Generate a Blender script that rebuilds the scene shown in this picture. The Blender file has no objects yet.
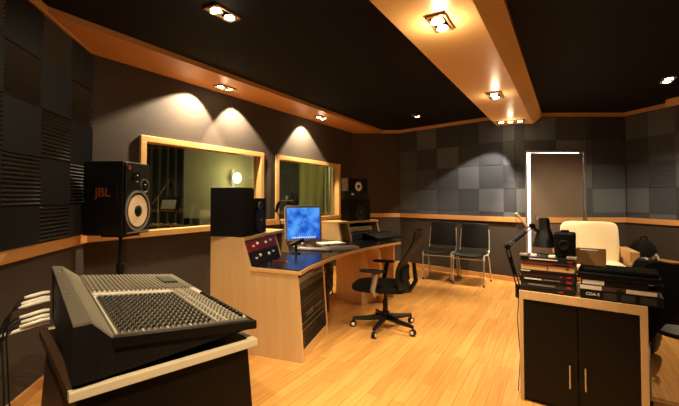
import bpy, math, random
from mathutils import Matrix, Vector
random.seed(7)
C = bpy.context.scene.collection
F = 380.0; CAMZ = 1.34; PH = math.radians(1.5); CX = 339.5
CY = 197 - F * math.tan(PH)
V = Vector
# ---------------------------------------------------------------- camera maths
def ray(px, py):
    a, b = (px - CX) / F, -(py - CY) / F
    d = V((a, math.cos(PH) - b * math.sin(PH), math.sin(PH) + b * math.cos(PH)))
    return d / d.y
def G(px, py, z=0.0):                       # point seen at a pixel at height z
    r = ray(px, py); k = (z - CAMZ) / r.z
    return V((r.x * k, k, z))
def P(px, py, Y):
    r = ray(px, py); return V((r.x * Y, Y, CAMZ + r.z * Y))
def along(p0, d, px, py=200):               # distance along a plan line at which it is seen at column px
    r = ray(px, py); return (r.x * p0.y - p0.x) / (d.x - r.x * d.y)
def zat(p, py):                             # height at which plan point p is seen on row py
    r = ray(CX + F * p.x / p.y, py); return CAMZ + r.z * p.y
def flat(v, z=0.0): return V((v.x, v.y, z))
def unit(v):
    v = V(v); v.normalize(); return v
Z = V((0, 0, 1))

# ---------------------------------------------------------------- materials
def lin(c):
    return tuple(((x / 255) / 12.92 if x / 255 <= .04045 else ((x / 255 + .055) / 1.055) ** 2.4) for x in c) + (1,)
MATS = {}
def mat(name, rgb, rough=.5, metal=0, emit=0, var=0, scale=8, stretch=(1, 1, 1), bump=0, coat=0, spec=.5, bscale=None):
    if name in MATS: return MATS[name]
    m = bpy.data.materials.new(name); m.use_nodes = True; nt = m.node_tree
    b = nt.nodes['Principled BSDF']; col = lin(rgb)
    b.inputs['Base Color'].default_value = col
    b.inputs['Roughness'].default_value = rough; b.inputs['Metallic'].default_value = metal
    b.inputs['Specular IOR Level'].default_value = spec
    if coat: b.inputs['Coat Weight'].default_value = coat; b.inputs['Coat Roughness'].default_value = .15
    if emit:
        b.inputs['Emission Color'].default_value = col; b.inputs['Emission Strength'].default_value = emit
    if var or bump:
        tc = nt.nodes.new('ShaderNodeTexCoord'); mp = nt.nodes.new('ShaderNodeMapping'); mp.inputs['Scale'].default_value = stretch
        nz = nt.nodes.new('ShaderNodeTexNoise'); nz.inputs['Scale'].default_value = scale; nz.inputs['Detail'].default_value = 5
        nt.links.new(tc.outputs['Object'], mp.inputs[0]); nt.links.new(mp.outputs[0], nz.inputs['Vector'])
        if var:
            r = nt.nodes.new('ShaderNodeMapRange'); r.inputs['From Min'].default_value = .3; r.inputs['From Max'].default_value = .7
            r.inputs['To Min'].default_value = 1 - var; r.inputs['To Max'].default_value = 1 + var
            mx = nt.nodes.new('ShaderNodeVectorMath'); mx.operation = 'SCALE'; mx.inputs[0].default_value = col[:3]
            nt.links.new(nz.outputs[0], r.inputs[0]); nt.links.new(r.outputs[0], mx.inputs['Scale']); nt.links.new(mx.outputs[0], b.inputs['Base Color'])
        if bump:
            src = nz
            if bscale:
                src = nt.nodes.new('ShaderNodeTexNoise'); src.inputs['Scale'].default_value = bscale
                nt.links.new(mp.outputs[0], src.inputs['Vector'])
            bp = nt.nodes.new('ShaderNodeBump'); bp.inputs['Strength'].default_value = bump; bp.inputs['Distance'].default_value = .01
            nt.links.new(src.outputs[0], bp.inputs['Height']); nt.links.new(bp.outputs[0], b.inputs['Normal'])
    MATS[name] = m; return m
M_ply = mat('plywood', (206, 168, 116), .42, var=.07, scale=2.2, stretch=(9, 9, .8))
M_plyedge = mat('plywood_edge', (214, 168, 108), .4, var=.06, scale=3, stretch=(4, 4, 4))
M_pale = mat('pale_wood', (222, 205, 172), .35, var=.05, scale=4)
M_trim = mat('orange_trim_wood', (206, 152, 92), .4, var=.06, scale=2, stretch=(1, 1, 14))
M_beam = mat('beam_veneer', (226, 182, 120), .38, var=.03, scale=1.2)
M_winf = mat('window_frame_wood', (214, 168, 108), .4, var=.07, scale=3, stretch=(1, 1, 6))
M_fab = mat('wall_fabric', (62, 53, 47), .9, var=.05, scale=60, bump=.3, bscale=220)
M_ceil = mat('black_ceiling', (11, 8, 8), .85, spec=.2)
M_foam = [mat('foam_%s' % n, c, .95, spec=.15, bump=.15, scale=150) for n, c in (('dark', (66, 69, 77)), ('mid', (80, 84, 93)), ('light', (97, 101, 110)))]
M_black = mat('black_plastic', (10, 9, 9), .42, spec=.3)
M_matte = mat('matte_black', (8, 7, 7), .75, spec=.2)
M_lamin = mat('black_laminate', (18, 20, 28), .22, spec=.5)
M_dark = mat('dark_brown_laminate', (14, 8, 5), .45, spec=.25)
M_gunm = mat('console_grey', (128, 120, 106), .38, metal=.3)
M_cgrey = mat('console_panel', (96, 90, 78), .38, metal=.35)
M_white = mat('warm_white_plastic', (225, 215, 200), .4)
M_silver = mat('silver_metal', (190, 186, 180), .25, metal=.9)
M_chrome = mat('chrome', (215, 214, 212), .28, metal=.75)
M_alu = mat('grey_aluminium', (150, 142, 130), .35, metal=.5)
M_cream = mat('cream_upholstery', (232, 214, 180), .85, bump=.2, scale=90)
M_leather = mat('black_leather', (13, 12, 11), .45, spec=.3, bump=.2, scale=60)
M_cloth = mat('black_cloth', (11, 10, 10), .85, spec=.2, bump=.4, scale=40)
M_mesh = mat('charcoal_mesh', (24, 22, 21), .6, spec=.3, bump=.5, scale=160)
M_cone = mat('speaker_cone_paper', (226, 205, 168), .6)
M_rubber = mat('rubber', (12, 12, 12), .6)
M_red = mat('red_faceplate', (120, 22, 16), .35)
M_redp = mat('red_print', (150, 34, 26), .5)
M_paper = mat('paper', (232, 228, 218), .7)
M_card = mat('cardboard', (170, 120, 68), .75, var=.05)
M_bulb = mat('lamp_bulb', (255, 226, 170), .3, emit=40)
M_orange = mat('orange_print', (200, 110, 50), .5)

# floor: laminate boards running along the window wall
def floor_mat(ang):
    m = bpy.data.materials.new('floor_boards'); m.use_nodes = True; nt = m.node_tree; N = nt.nodes; L = nt.links
    b = N['Principled BSDF']; tc = N.new('ShaderNodeTexCoord'); mp = N.new('ShaderNodeMapping'); mp.inputs['Rotation'].default_value = (0, 0, -ang)
    L.new(tc.outputs['Object'], mp.inputs[0])
    br = N.new('ShaderNodeTexBrick'); br.offset = .37; br.inputs['Scale'].default_value = 1
    br.inputs['Brick Width'].default_value = .9; br.inputs['Row Height'].default_value = .09
    br.inputs['Mortar Size'].default_value = .0012; br.inputs['Mortar Smooth'].default_value = .1; br.inputs['Bias'].default_value = 0
    br.inputs['Color1'].default_value = lin((214, 160, 90)); br.inputs['Color2'].default_value = lin((196, 140, 74)); br.inputs['Mortar'].default_value = lin((150, 100, 52))
    L.new(mp.outputs[0], br.inputs['Vector'])
    m2 = N.new('ShaderNodeMapping'); m2.inputs['Scale'].default_value = (1.2, 22, 1); L.new(mp.outputs[0], m2.inputs[0])
    nz = N.new('ShaderNodeTexNoise'); nz.inputs['Scale'].default_value = 2.2; nz.inputs['Detail'].default_value = 6; L.new(m2.outputs[0], nz.inputs['Vector'])
    r = N.new('ShaderNodeMapRange'); r.inputs['From Min'].default_value = .3; r.inputs['From Max'].default_value = .7; r.inputs['To Min'].default_value = .84; r.inputs['To Max'].default_value = 1.14
    L.new(nz.outputs[0], r.inputs[0])
    sc = N.new('ShaderNodeVectorMath'); sc.operation = 'SCALE'; L.new(br.outputs['Color'], sc.inputs[0]); L.new(r.outputs[0], sc.inputs['Scale'])
    L.new(sc.outputs[0], b.inputs['Base Color']); b.inputs['Roughness'].default_value = .2; b.inputs['Specular IOR Level'].default_value = .5
    return m
def glass_mat():
    m = bpy.data.materials.new('window_glass'); m.use_nodes = True; nt = m.node_tree; N = nt.nodes; L = nt.links
    for n in list(N): N.remove(n)
    o = N.new('ShaderNodeOutputMaterial'); t = N.new('ShaderNodeBsdfTransparent'); g = N.new('ShaderNodeBsdfGlossy'); f = N.new('ShaderNodeLayerWeight'); mx = N.new('ShaderNodeMixShader')
    t.inputs[0].default_value = (.86, .9, .8, 1); g.inputs['Roughness'].default_value = .02; f.inputs[0].default_value = .12
    L.new(f.outputs['Facing'], mx.inputs[0]); L.new(t.outputs[0], mx.inputs[1]); L.new(g.outputs[0], mx.inputs[2]); L.new(mx.outputs[0], o.inputs[0]); return m

# ---------------------------------------------------------------- mesh builder
WM = {}
class MB:
    def __init__(s, M=None): s.v = []; s.f = []; s.M = M or Matrix()
    def add(s, vs, fs):
        n = len(s.v); s.v += [s.M @ V(v) for v in vs]; s.f += [tuple(i + n for i in f) for f in fs]; return s
    def box(s, c, d, R=None):
        x, y, z = (k / 2 for k in d); c = V(c)
        vs = [V(p) for p in ((-x, -y, -z), (x, -y, -z), (x, y, -z), (-x, y, -z), (-x, -y, z), (x, -y, z), (x, y, z), (-x, y, z))]
        if R: vs = [R @ v for v in vs]
        return s.add([c + v for v in vs], [(3, 2, 1, 0), (4, 5, 6, 7), (0, 1, 5, 4), (1, 2, 6, 5), (2, 3, 7, 6), (3, 0, 4, 7)])
    def prism(s, pts, vec):
        pts = [V(p) for p in pts]; vec = V(vec); n = len(pts)
        nrm = V((0, 0, 0))
        for i in range(n): nrm += (pts[i] - pts[0]).cross(pts[(i + 1) % n] - pts[0])
        if nrm.dot(vec) < 0: pts = pts[::-1]
        fs = [tuple(range(n))[::-1], tuple(range(n, 2 * n))] + [(i, (i + 1) % n, n + (i + 1) % n, n + i) for i in range(n)]
        return s.add(pts + [p + vec for p in pts], fs)
    def loft(s, A, B):                        # two rings of the same count, capped
        n = len(A); return s.add(list(A) + list(B), [tuple(range(n))[::-1], tuple(range(n, 2 * n))] + [(i, (i + 1) % n, n + (i + 1) % n, n + i) for i in range(n)])
    def tube(s, pts, r, n=10, closed=False):
        pts = [V(p) for p in pts]; rs = r if isinstance(r, (list, tuple)) else [r] * len(pts)
        vs = []; fs = []; m = len(pts); up = None
        for i, p in enumerate(pts):
            if closed: d = pts[(i + 1) % m] - pts[i - 1]
            else: d = pts[min(i + 1, m - 1)] - pts[max(i - 1, 0)]
            d.normalize()
            if up is None: up = d.orthogonal().normalized()
            up = (up - d * up.dot(d)).normalized(); w = d.cross(up)
            for k in range(n):
                a = 2 * math.pi * k / n; vs.append(p + up * (math.cos(a) * rs[i]) + w * (math.sin(a) * rs[i]))
        for i in range(m - (0 if closed else 1)):
            j = (i + 1) % m
            for k in range(n): fs.append((i * n + k, i * n + (k + 1) % n, j * n + (k + 1) % n, j * n + k))
        if not closed: fs += [tuple(range(n))[::-1], tuple(range((m - 1) * n, m * n))]
        return s.add(vs, fs)
    def cyl(s, a, b, r, r2=None, n=20): return s.tube([a, b], [r, r if r2 is None else r2], n)
    def lathe(s, prof, o=(0, 0, 0), ax=Z, n=24):
        o = V(o); ax = unit(ax); u = ax.orthogonal().normalized(); w = ax.cross(u); vs = []; fs = []
        for r, h in prof:
            for k in range(n):
                a = 2 * math.pi * k / n; vs.append(o + ax * h + u * (math.cos(a) * r) + w * (math.sin(a) * r))
        for i in range(len(prof) - 1):
            for k in range(n): fs.append((i * n + k, i * n + (k + 1) % n, (i + 1) * n + (k + 1) % n, (i + 1) * n + k))
        if prof[0][0] > 1e-5: fs.append(tuple(range(n))[::-1])
        if prof[-1][0] > 1e-5: fs.append(tuple(range((len(prof) - 1) * n, len(prof) * n)))
        return s.add(vs, fs)
    def ball(s, c, r, R=None, n=16, e=2.0):        # ellipsoid / superellipsoid
        c = V(c); r = V(r) if hasattr(r, '__len__') else V((r, r, r)); vs = []; fs = []; m = n // 2
        sg = lambda x: math.copysign(abs(x) ** (2 / e), x)
        for i in range(m + 1):
            t = -math.pi / 2 + math.pi * i / m
            for k in range(n):
                a = 2 * math.pi * k / n
                p = V((r.x * sg(math.cos(t)) * sg(math.cos(a)), r.y * sg(math.cos(t)) * sg(math.sin(a)), r.z * sg(math.sin(t))))
                vs.append(c + (R @ p if R else p))
        for i in range(m):
            for k in range(n): fs.append((i * n + k, i * n + (k + 1) % n, (i + 1) * n + (k + 1) % n, (i + 1) * n + k))
        return s.add(vs, fs)
    def sheet(s, fn, nu, nv, th):            # thin curved panel; fn(u,v) -> point, normal offset th
        g = [[V(fn(i / nu, j / nv)) for j in range(nv + 1)] for i in range(nu + 1)]
        def nr(i, j):
            a = g[min(i + 1, nu)][j] - g[max(i - 1, 0)][j]; b = g[i][min(j + 1, nv)] - g[i][max(j - 1, 0)]; return a.cross(b).normalized()
        A = [g[i][j] for i in range(nu + 1) for j in range(nv + 1)]; B = [g[i][j] + nr(i, j) * th for i in range(nu + 1) for j in range(nv + 1)]
        n = len(A); W = nv + 1; fs = []
        for i in range(nu):
            for j in range(nv):
                a = i * W + j; fs.append((a, a + 1, a + W + 1, a + W)); fs.append((n + a, n + a + W, n + a + W + 1, n + a + 1))
        rim = [(0, j) for j in range(nv)] + [(i, nv) for i in range(nu)] + [(nu, j) for j in range(nv, 0, -1)] + [(i, 0) for i in range(nu, 0, -1)]
        ids = [i * W + j for i, j in rim]
        for k in range(len(ids)):
            a, b = ids[k], ids[(k + 1) % len(ids)]; fs.append((b, a, n + a, n + b))
        return s.add(A + B, fs)
    def build(s, name, m, parent=None, label=None, smooth=False, bevel=0, cat=None, group=None, kind=None, sub=0):
        me = bpy.data.meshes.new(name); o = bpy.data.objects.new(name, me); C.objects.link(o)
        if parent is not None:
            inv = WM[parent].inverted(); o.parent = parent; WM[o] = WM[parent].copy(); vs = [inv @ v for v in s.v]
        else:
            xs = [v.x for v in s.v]; ys = [v.y for v in s.v]; zs = [v.z for v in s.v]
            og = V(((min(xs) + max(xs)) / 2, (min(ys) + max(ys)) / 2, min(zs)))
            if kind == 'structure': og = V((0, 0, 0))
            o.location = og; WM[o] = Matrix.Translation(og); vs = [v - og for v in s.v]
        me.from_pydata([tuple(v) for v in vs], [], s.f); me.update()
        import bmesh
        bm = bmesh.new(); bm.from_mesh(me); bmesh.ops.recalc_face_normals(bm, faces=bm.faces); bm.to_mesh(me); bm.free()
        me.materials.append(m)
        if smooth:
            for p in me.polygons: p.use_smooth = True
            try: me.set_sharp_from_angle(angle=math.radians(40))
            except Exception: pass
        if bevel:
            b = o.modifiers.new('bevel', 'BEVEL'); b.width = bevel; b.segments = 2; b.limit_method = 'ANGLE'
        if sub:
            b = o.modifiers.new('sub', 'SUBSURF'); b.levels = sub; b.render_levels = sub
        tag(o, label, cat, group, kind); return o
def tag(o, label=None, cat=None, group=None, kind=None):
    for k, v in (('label', label), ('category', cat), ('group', group), ('kind', kind)):
        if v: o[k] = v
def thing(name, label, cat, loc=(0, 0, 0), rz=0, group=None, kind=None):
    o = bpy.data.objects.new(name, None); C.objects.link(o); o.empty_display_size = .05
    o.location = loc; o.rotation_euler = (0, 0, rz); WM[o] = Matrix.Translation(V(loc)) @ Matrix.Rotation(rz, 4, 'Z')
    tag(o, label, cat, group, kind); return o
def copy_tree(o, parent=None):
    c = o.copy(); C.objects.link(c); c.parent = parent
    if parent is not None: c.matrix_parent_inverse = o.matrix_parent_inverse
    for ch in list(o.children): copy_tree(ch, c)
    return c
def text(s, size, M, name, m, parent, label=None, ext=.001):
    cu = bpy.data.curves.new('t', 'FONT'); cu.body = s; cu.size = size; cu.align_x = 'CENTER'; cu.align_y = 'CENTER'; cu.extrude = ext; cu.offset = size * .012
    t = bpy.data.objects.new('t', cu); C.objects.link(t); bpy.context.view_layer.update()
    me = bpy.data.meshes.new_from_object(t.evaluated_get(bpy.context.evaluated_depsgraph_get()))
    bpy.data.objects.remove(t); b = MB(M); b.add([v.co for v in me.vertices], [tuple(p.vertices) for p in me.polygons])
    o = b.build(name, m, parent, label); bpy.data.meshes.remove(me); return o
def frame(o, x, y=None, z=None):            # matrix with given axes
    x = unit(x); z = unit(z) if z is not None else None
    if z is None: z = x.cross(unit(y))
    elif y is None: y = z.cross(x)
    y = unit(y); M = Matrix.Identity(4)
    for i, a in enumerate((x, y, z)):
        for j in range(3): M[j][i] = a[j]
    for j in range(3): M[j][3] = V(o)[j]
    return M

# ================================================================ SETTING
H = 2.62; HB = 2.67
A = G(87.5, 52.5, H); B = G(352, 133, H); Cc = G(400, 133, H); D = G(515, 116.5, H); E = G(624, 116.3, H); Fp = G(679, 104.5, H)
L2 = G(27.3, 2.2, H)
dl = unit(A - L2); L0 = A - dl * 7.0
dr = unit(Fp - E); Fe = E + dr * 8.5
for p in (A, B, Cc, D, E, Fp, L0, Fe): p.z = 0
RL, RR_ = V((L0.x, L0.y, 0)), V((Fe.x, Fe.y, 0))
def wallbox(b, p, q, z0, z1, o0=0, o1=.12):     # box along p->q, thickness outwards (left of p->q) from o0 to o1
    d = unit(q - p); n = V((-d.y, d.x, 0))
    b.prism([flat(p + n * o0, z0), flat(q + n * o0, z0), flat(q + n * o1, z0), flat(p + n * o1, z0)], (0, 0, z1 - z0))
def seg(name, p, q, z0, z1, m, o0=0, o1=.12): 
    b = MB(); wallbox(b, p, q, z0, z1, o0, o1); return b.build(name, m, kind='structure')
xs = [L0.x, Fe.x]
dW = unit(B - A); nW = V((-dW.y, dW.x, 0)); LW = (B - A).length
ang = math.atan2(dW.y, dW.x)
b = MB(); b.box((.8, 4.2, -.05), (16, 18, .1)); b.build('floor', floor_mat(ang), kind='structure')
b = MB(); b.box((.8, 4.2, HB + .25), (16, 18, .5)); b.build('ceiling', M_ceil, kind='structure')
seg('wall_left', L0 - dl * .2, A + dl * 0.0, 0, HB, M_fab)
seg('wall_corner', B, Cc, 0, HB, M_fab)
seg('wall_back_left', Cc, D, 0, HB, M_fab)
seg('wall_right', E, Fe, 0, HB, M_fab)
seg('wall_rear', RR_, RL, 0, HB, M_fab)
# window wall with two openings
def tW(px): return along(A, dW, px)
w = [(tW(138.5), tW(262.5)), (tW(275), tW(339.3))]
FW = .062
zb = .94; zt = zat(A + dW * w[0][0], 134.8)
b = MB()
op = [(w[0][0] + FW * .6, w[0][1] - FW * .6), (w[1][0] + FW * .6, w[1][1] - FW * .6)]; oz0, oz1 = zb + FW * .6, zt - FW * .6
def pw(t, z=0, o=0): return flat(A + dW * t + nW * o, z)
wallbox(b, pw(0), pw(LW), 0, oz0); wallbox(b, pw(0), pw(LW), oz1, HB)
for t0, t1 in ((0, op[0][0]), (op[0][1], op[1][0]), (op[1][1], LW)): wallbox(b, pw(t0), pw(t1), oz0, oz1)
b.build('wall_window', M_fab, kind='structure')
M_glass = glass_mat()
for i, (t0, t1) in enumerate(w):
    r = thing('window_%d' % (i + 1), None, None, pw((t0 + t1) / 2, zb), 0, kind='structure')
    b = MB(); a0, a1 = -.03, .11
    for (u0, u1, z0, z1) in ((t0, t1, zb, zb + FW), (t0, t1, zt - FW, zt), (t0, t0 + FW, zb + FW, zt - FW), (t1 - FW, t1, zb + FW, zt - FW)):
        wallbox(b, pw(u0), pw(u1), z0, z1, a0, a1)
    b.build('window_frame', M_winf, r, bevel=.004)
    b = MB(); wallbox(b, pw(t0 + FW), pw(t1 - FW), zb + FW, zt - FW, .06, .068); b.build('glass_pane', M_glass, r)
# back wall with the doorway
dD = unit(E - D); nD = V((-dD.y, dD.x, 0)); LD = (E - D).length
tD0, tD1 = along(D, dD, 527.2), along(D, dD, 584)
zD = zat(D + dD * tD0, 152)
b = MB(); wallbox(b, D, D + dD * tD0, 0, HB); wallbox(b, D + dD * tD1, E, 0, HB); wallbox(b, D + dD * tD0, D + dD * tD1, zD, HB)
b.build('wall_back', M_fab, kind='structure')
# lit corridor beyond the door
M_cor = mat('corridor_paint', (236, 236, 236), .8)
q = lambda t, o: D + dD * t + nD * o
b = MB()
wallbox(b, q(tD0 - .2, 1.5), q(tD1 + .4, 1.5), 0, 2.5)
wallbox(b, q(tD0 - .12, .16), q(tD0 - .12, 1.5), 0, 2.5, 0, .1); wallbox(b, q(tD1 + .4, .12), q(tD1 + .4, 1.62), 0, 2.5, 0, .1)
b.build('wall_corridor', M_cor, kind='structure')
b = MB(); b.prism([q(tD0 - .2, .16) + Z * 2.5, q(tD1 + .5, .16) + Z * 2.5, q(tD1 + .5, 1.62) + Z * 2.5, q(tD0 - .2, 1.62) + Z * 2.5], (0, 0, .1)); b.build('ceiling_corridor', M_cor, kind='structure')
# door leaf, ajar, hinged on its right edge
hin = q(tD1 - .012, .0); wd = (tD1 - tD0) - .03; aj = math.radians(7)
ld = -dD * math.cos(aj) - nD * math.sin(aj); ln = V((-ld.y, ld.x, 0))
M_door = mat('door_grey', (112, 98, 86), .5, var=.04, scale=3)
r = thing('door_1', None, None, hin, 0, kind='structure')
b = MB(); b.prism([hin, hin + ld * wd, hin + ld * wd - ln * .04, hin - ln * .04], (0, 0, zD - .035)); 
for v in b.v: v.z += .008
b.build('door_leaf', M_door, r)
for z in (.25, 1.0, 1.75):
    b = MB(); b.cyl(q(tD1 - .006, -.008) + Z * z, q(tD1 - .006, -.008) + Z * (z + .12), .009); b.build('hinge', M_silver, r)
b = MB(); h0 = hin + ld * (wd - .07) + Z * 1.02 + ln * .0; sgn = 1 if (h0 + ln - V((0, 0, 1))).y < h0.y else -1
nn = ln * (1 if ln.y < 0 else -1)
b.box(hin + ld * (wd - .07) + Z * 1.0 + nn * .007, (.05, .012, .15), frame((0, 0, 0), ld, z=Z).to_3x3())
b.tube([hin + ld * (wd - .07) + Z * 1.01 + nn * .005, hin + ld * (wd - .07) + Z * 1.01 + nn * .05, hin + ld * (wd - .2) + Z * 1.01 + nn * .05], .009)
b.build('door_handle', M_silver, r)
b = MB(); o1 = .0
for (t0, t1, z0, z1) in ((tD0 - .035, tD0, 0, zD + .035), (tD1, tD1 + .035, 0, zD + .035), (tD0, tD1, zD, zD + .035)):
    wallbox(b, q(t0, 0), q(t1, 0), z0, z1, -.012, .1)
b.build('door_frame', M_door, r)
# chair rails, baseboards, ceiling trims
ti = [0]
def trim(p, q_, z0, z1, o0, m=M_trim, nm='trim'):
    ti[0] += 1; b = MB(); wallbox(b, p, q_, z0, z1, o0, .0); b.build('%s_%d' % (nm, ti[0]), m, kind='structure', bevel=.003)
ZR0, ZR1 = .94, 1.02
trim(L0, A, ZR0, ZR1, -.025); trim(A, pw(w[0][0]), ZR0, ZR1, -.025); trim(pw(w[0][1]), pw(w[1][0]), ZR0, ZR1, -.025); trim(pw(w[1][1]), B, ZR0, ZR1, -.025)
for p_, q_ in ((B, Cc), (Cc, D), (D, q(tD0 - .035, 0)), (q(tD1 + .035, 0), E), (E, Fe)): trim(p_, q_, ZR0, ZR1, -.025)
b = MB(); b.prism([hin + ld * .02 + nn * .001 + Z * ZR0, hin + ld * (wd - .22) + nn * .001 + Z * ZR0, hin + ld * (wd - .22) + nn * .02 + Z * ZR0, hin + ld * .02 + nn * .02 + Z * ZR0], (0, 0, .08)); b.build('rail', M_trim, r)
for p_, q_ in ((L0, A), (A, B), (B, Cc), (Cc, D), (D, q(tD0 - .035, 0)), (q(tD1 + .035, 0), E), (E, Fe)): trim(p_, q_, 0, .075, -.018, nm='baseboard')
for p_, q_ in ((L0, A), (B, Cc), (Cc, D), (D, E), (E, Fe)): trim(p_, q_, H - .005, HB, -.05)
g0 = G(650, 260, .42); trim(E + dr * .25, Fe, .40, .45, -.03)
# soffit over the window wall
s0, s1 = G(47, 13, H), G(384, 133, H); sd = unit(s1 - s0); nl = A - dl * ((A - s0).length * .98); nl.z = 0
kk = along(A, dl, 33, 8); nl = A + dl * kk
b = MB(); b.prism([flat(nl, H), flat(A, H), flat(B, H), flat(B + (Cc - B) * .66, H), flat(s1 - sd * .05, H), flat(s0, H)], (0, 0, HB - H + .02)); b.build('trim_soffit', mat('soffit_veneer', (196, 138, 78), .42, var=.03, scale=1.2), kind='structure', bevel=.002)
# soffit on the right wall
r0 = G(672, 108, H); k = (flat(r0) - E).dot(dr); 
b = MB(); b.prism([flat(E + dr * k, H), flat(E + dr * (k + .25) + V((-.25, 0, 0)), H), flat(E + dr * (k + 4) + V((-.45, 0, 0)), H), flat(E + dr * (k + 4), H)], (0, 0, HB - H + .02)); b.build('trim_right_soffit', M_beam, kind='structure')
# ceiling beam
ZB = 2.50
def lin2(pa, pb): return unit(pb - pa)
bl0, bl1 = G(390, 21, ZB), G(498.3, 127.5, ZB); bd = lin2(bl0, bl1)
br1 = G(532, 121.5, ZB); bu1 = G(542.5, 117, H)
near = -2.4
def ext(p): return p - bd * ((p.y - near) / bd.y)
def meet(p, a, d):            # extend p along bd to the wall line a,d (plan)
    den = bd.x * (-d.y) + d.x * bd.y; t = ((a.x - p.x) * (-d.y) + d.x * (a.y - p.y)) / den; return p + bd * t
dCD = unit(D - Cc)
fl = meet(bl1, Cc, dCD) + bd * .01; fr = meet(br1, D, dD) + bd * .01; fu = meet(bu1, D, dD) + bd * .01
print('beam far', fl, fr, fu)
ring = lambda l, r_, u_: [flat(l, HB + .02), flat(l, ZB), flat(r_, ZB), flat(u_, HB - .05), flat(u_, HB + .02)]
b = MB(); b.loft(ring(ext(bl1), ext(br1), ext(bu1)), ring(fl, fr, fu)); b.build('ceiling_beam', M_beam, kind='structure', bevel=.003)

# ---------------------------------------------------------------- acoustic foam
ROWN = ['top row', 'second row', 'third row', 'fourth row', 'fifth row']
ORD = ['first', 'second', 'third', 'fourth', 'fifth', 'sixth', 'seventh', 'eighth']
def foam(p, q_, ts, zs, wallname, group, par, nr=11, skip=None, tone=0, relief=.022):
    d = unit(q_ - p); n = V((d.y, -d.x, 0))       # inwards
    for c in range(len(ts) - 1):
        for r_ in range(len(zs) - 1):
            z1, z0 = zs[r_], zs[r_ + 1]
            if skip:
                zz = skip(c, r_, z0, z1)
                if zz is None: continue
                z0, z1 = zz
            t0, t1 = ts[c] + .002, ts[c + 1] - .002; z0 += .002; z1 -= .002
            o = p + d * t0; W = t1 - t0; Hh = z1 - z0; vert = (c + r_ + par) % 2 == 0
            b = MB(frame(flat(o, z0), d, z=Z) ); # local x along, z up, y = outwards
            prof = []; cnt = max(2, round(nr * ((W if vert else Hh) / .36))); st = (W if vert else Hh) / cnt
            for i in range(cnt): prof += [(i * st, .012), (i * st + st * .5, .012 + relief)]
            prof.append((cnt * st, .012)); prof = [(0, 0)] + prof + [(cnt * st, 0)]
            if vert: b.prism([(a, -h, 0) for a, h in prof], (0, 0, Hh))
            else: b.prism([(0, -h, a) for a, h in prof], (W, 0, 0))
            m = M_foam[[1, 0, 2, 1, 0, 1, 2, 0][(c * 3 + r_ * 5 + (0 if vert else 2) + tone) % 8] if tone >= 0 else 0]; m = m if tone >= 0 else mat('foam_left_upright' if vert else 'foam_left_level', (58, 58, 60) if vert else (76, 76, 78), .95, spec=.15)
            b.build('acoustic_foam_panel', m, label='%s-grooved foam panel, %s on the %s, %s column from its %s' % ('upright' if vert else 'level', ROWN[r_], wallname[0], ORD[c], wallname[1]), cat='foam panel', group=group)
pr = lambda o, d, px, py: along(o, d, px, py)
ts = [-(pr(A, dl, x, 60)) for x in (90, 67.5, 37.5)]; ts += [ts[2] + .40, ts[2] + .80]
ts = sorted([(A - L0).length - x for x in ts]); 
zl = [H - .01, 2.28, 1.95, 1.61, 1.28, 1.022]
foam(L0, A, ts[0:], zl, ('left wall', 'near end'), 'foam panels on the left wall', 1, nr=13, tone=-1, relief=.028)
zr = [H - .01, 2.237, 1.857, 1.475, 1.093, 1.022]
ts = [0.004] + [pr(Cc, dCD, x, 160) for x in (417.2, 437, 458.7, 479, 503.4)] + [(D - Cc).length - .005]
foam(Cc, D, ts, zr, ('two-chair wall', 'left end'), 'foam panels behind the two chairs', 0, nr=20, tone=1, relief=.006)
def skD(c, r_, z0, z1):
    if 1 <= c <= 2 or c == 3:
        if c == 3: return (z0, z1) if r_ == 0 else None
        if r_ == 0: return (z0, z1)
        if z1 > zD + .04: return (zD + .037, z1)
        return None
    return (z0, z1)
ts = [.005, tD0 - .037, pr(D, dD, 556, 160), tD1 + .037 - .0, pr(D, dD, 591.5, 160), LD - .005]
def skD2(c, r_, z0, z1):
    if c in (1, 2):
        if r_ == 0: return (z0, z1)
        if z1 > zD + .06: return (zD + .037, z1)
        return None
    return (z0, z1)
foam(D, E, ts, zr, ('door wall', 'left end'), 'foam panels around the door', 1, nr=20, skip=skD2, tone=3, relief=.006)
t1 = pr(E, dr, 649, 160); t2 = pr(E, dr, 676, 160)
foam(E, Fe, [.03, t1, t2, t2 + (t2 - t1)], zr, ('right wall', 'far corner'), 'foam panels on the right wall', 0, nr=20, tone=5, relief=.006)

# ================================================================ LIVE ROOM behind the glass
M_live = mat('live_room_plaster', (150, 140, 100), .85, var=.05, scale=3)
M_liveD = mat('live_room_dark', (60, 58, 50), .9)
dep = 3.4; e1 = LW + 1.6
def lr(t, o, z=0): return flat(A + dW * t + nW * o, z)
b = MB(); wallbox(b, lr(-2.0, dep), lr(e1, dep), 0, 2.6); b.build('wall_live_room_far', M_live, kind='structure')
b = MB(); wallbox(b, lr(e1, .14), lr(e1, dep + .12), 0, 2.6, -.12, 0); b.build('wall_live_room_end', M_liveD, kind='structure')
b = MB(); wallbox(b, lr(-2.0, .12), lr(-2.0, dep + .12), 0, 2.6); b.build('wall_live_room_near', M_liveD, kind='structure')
b = MB(); b.prism([lr(-2.1, .12, 2.6), lr(e1 + .1, .12, 2.6), lr(e1 + .1, dep + .2, 2.6), lr(-2.1, dep + .2, 2.6)], (0, 0, .06)); b.build('ceiling_live_room', M_liveD, kind='structure')
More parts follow.
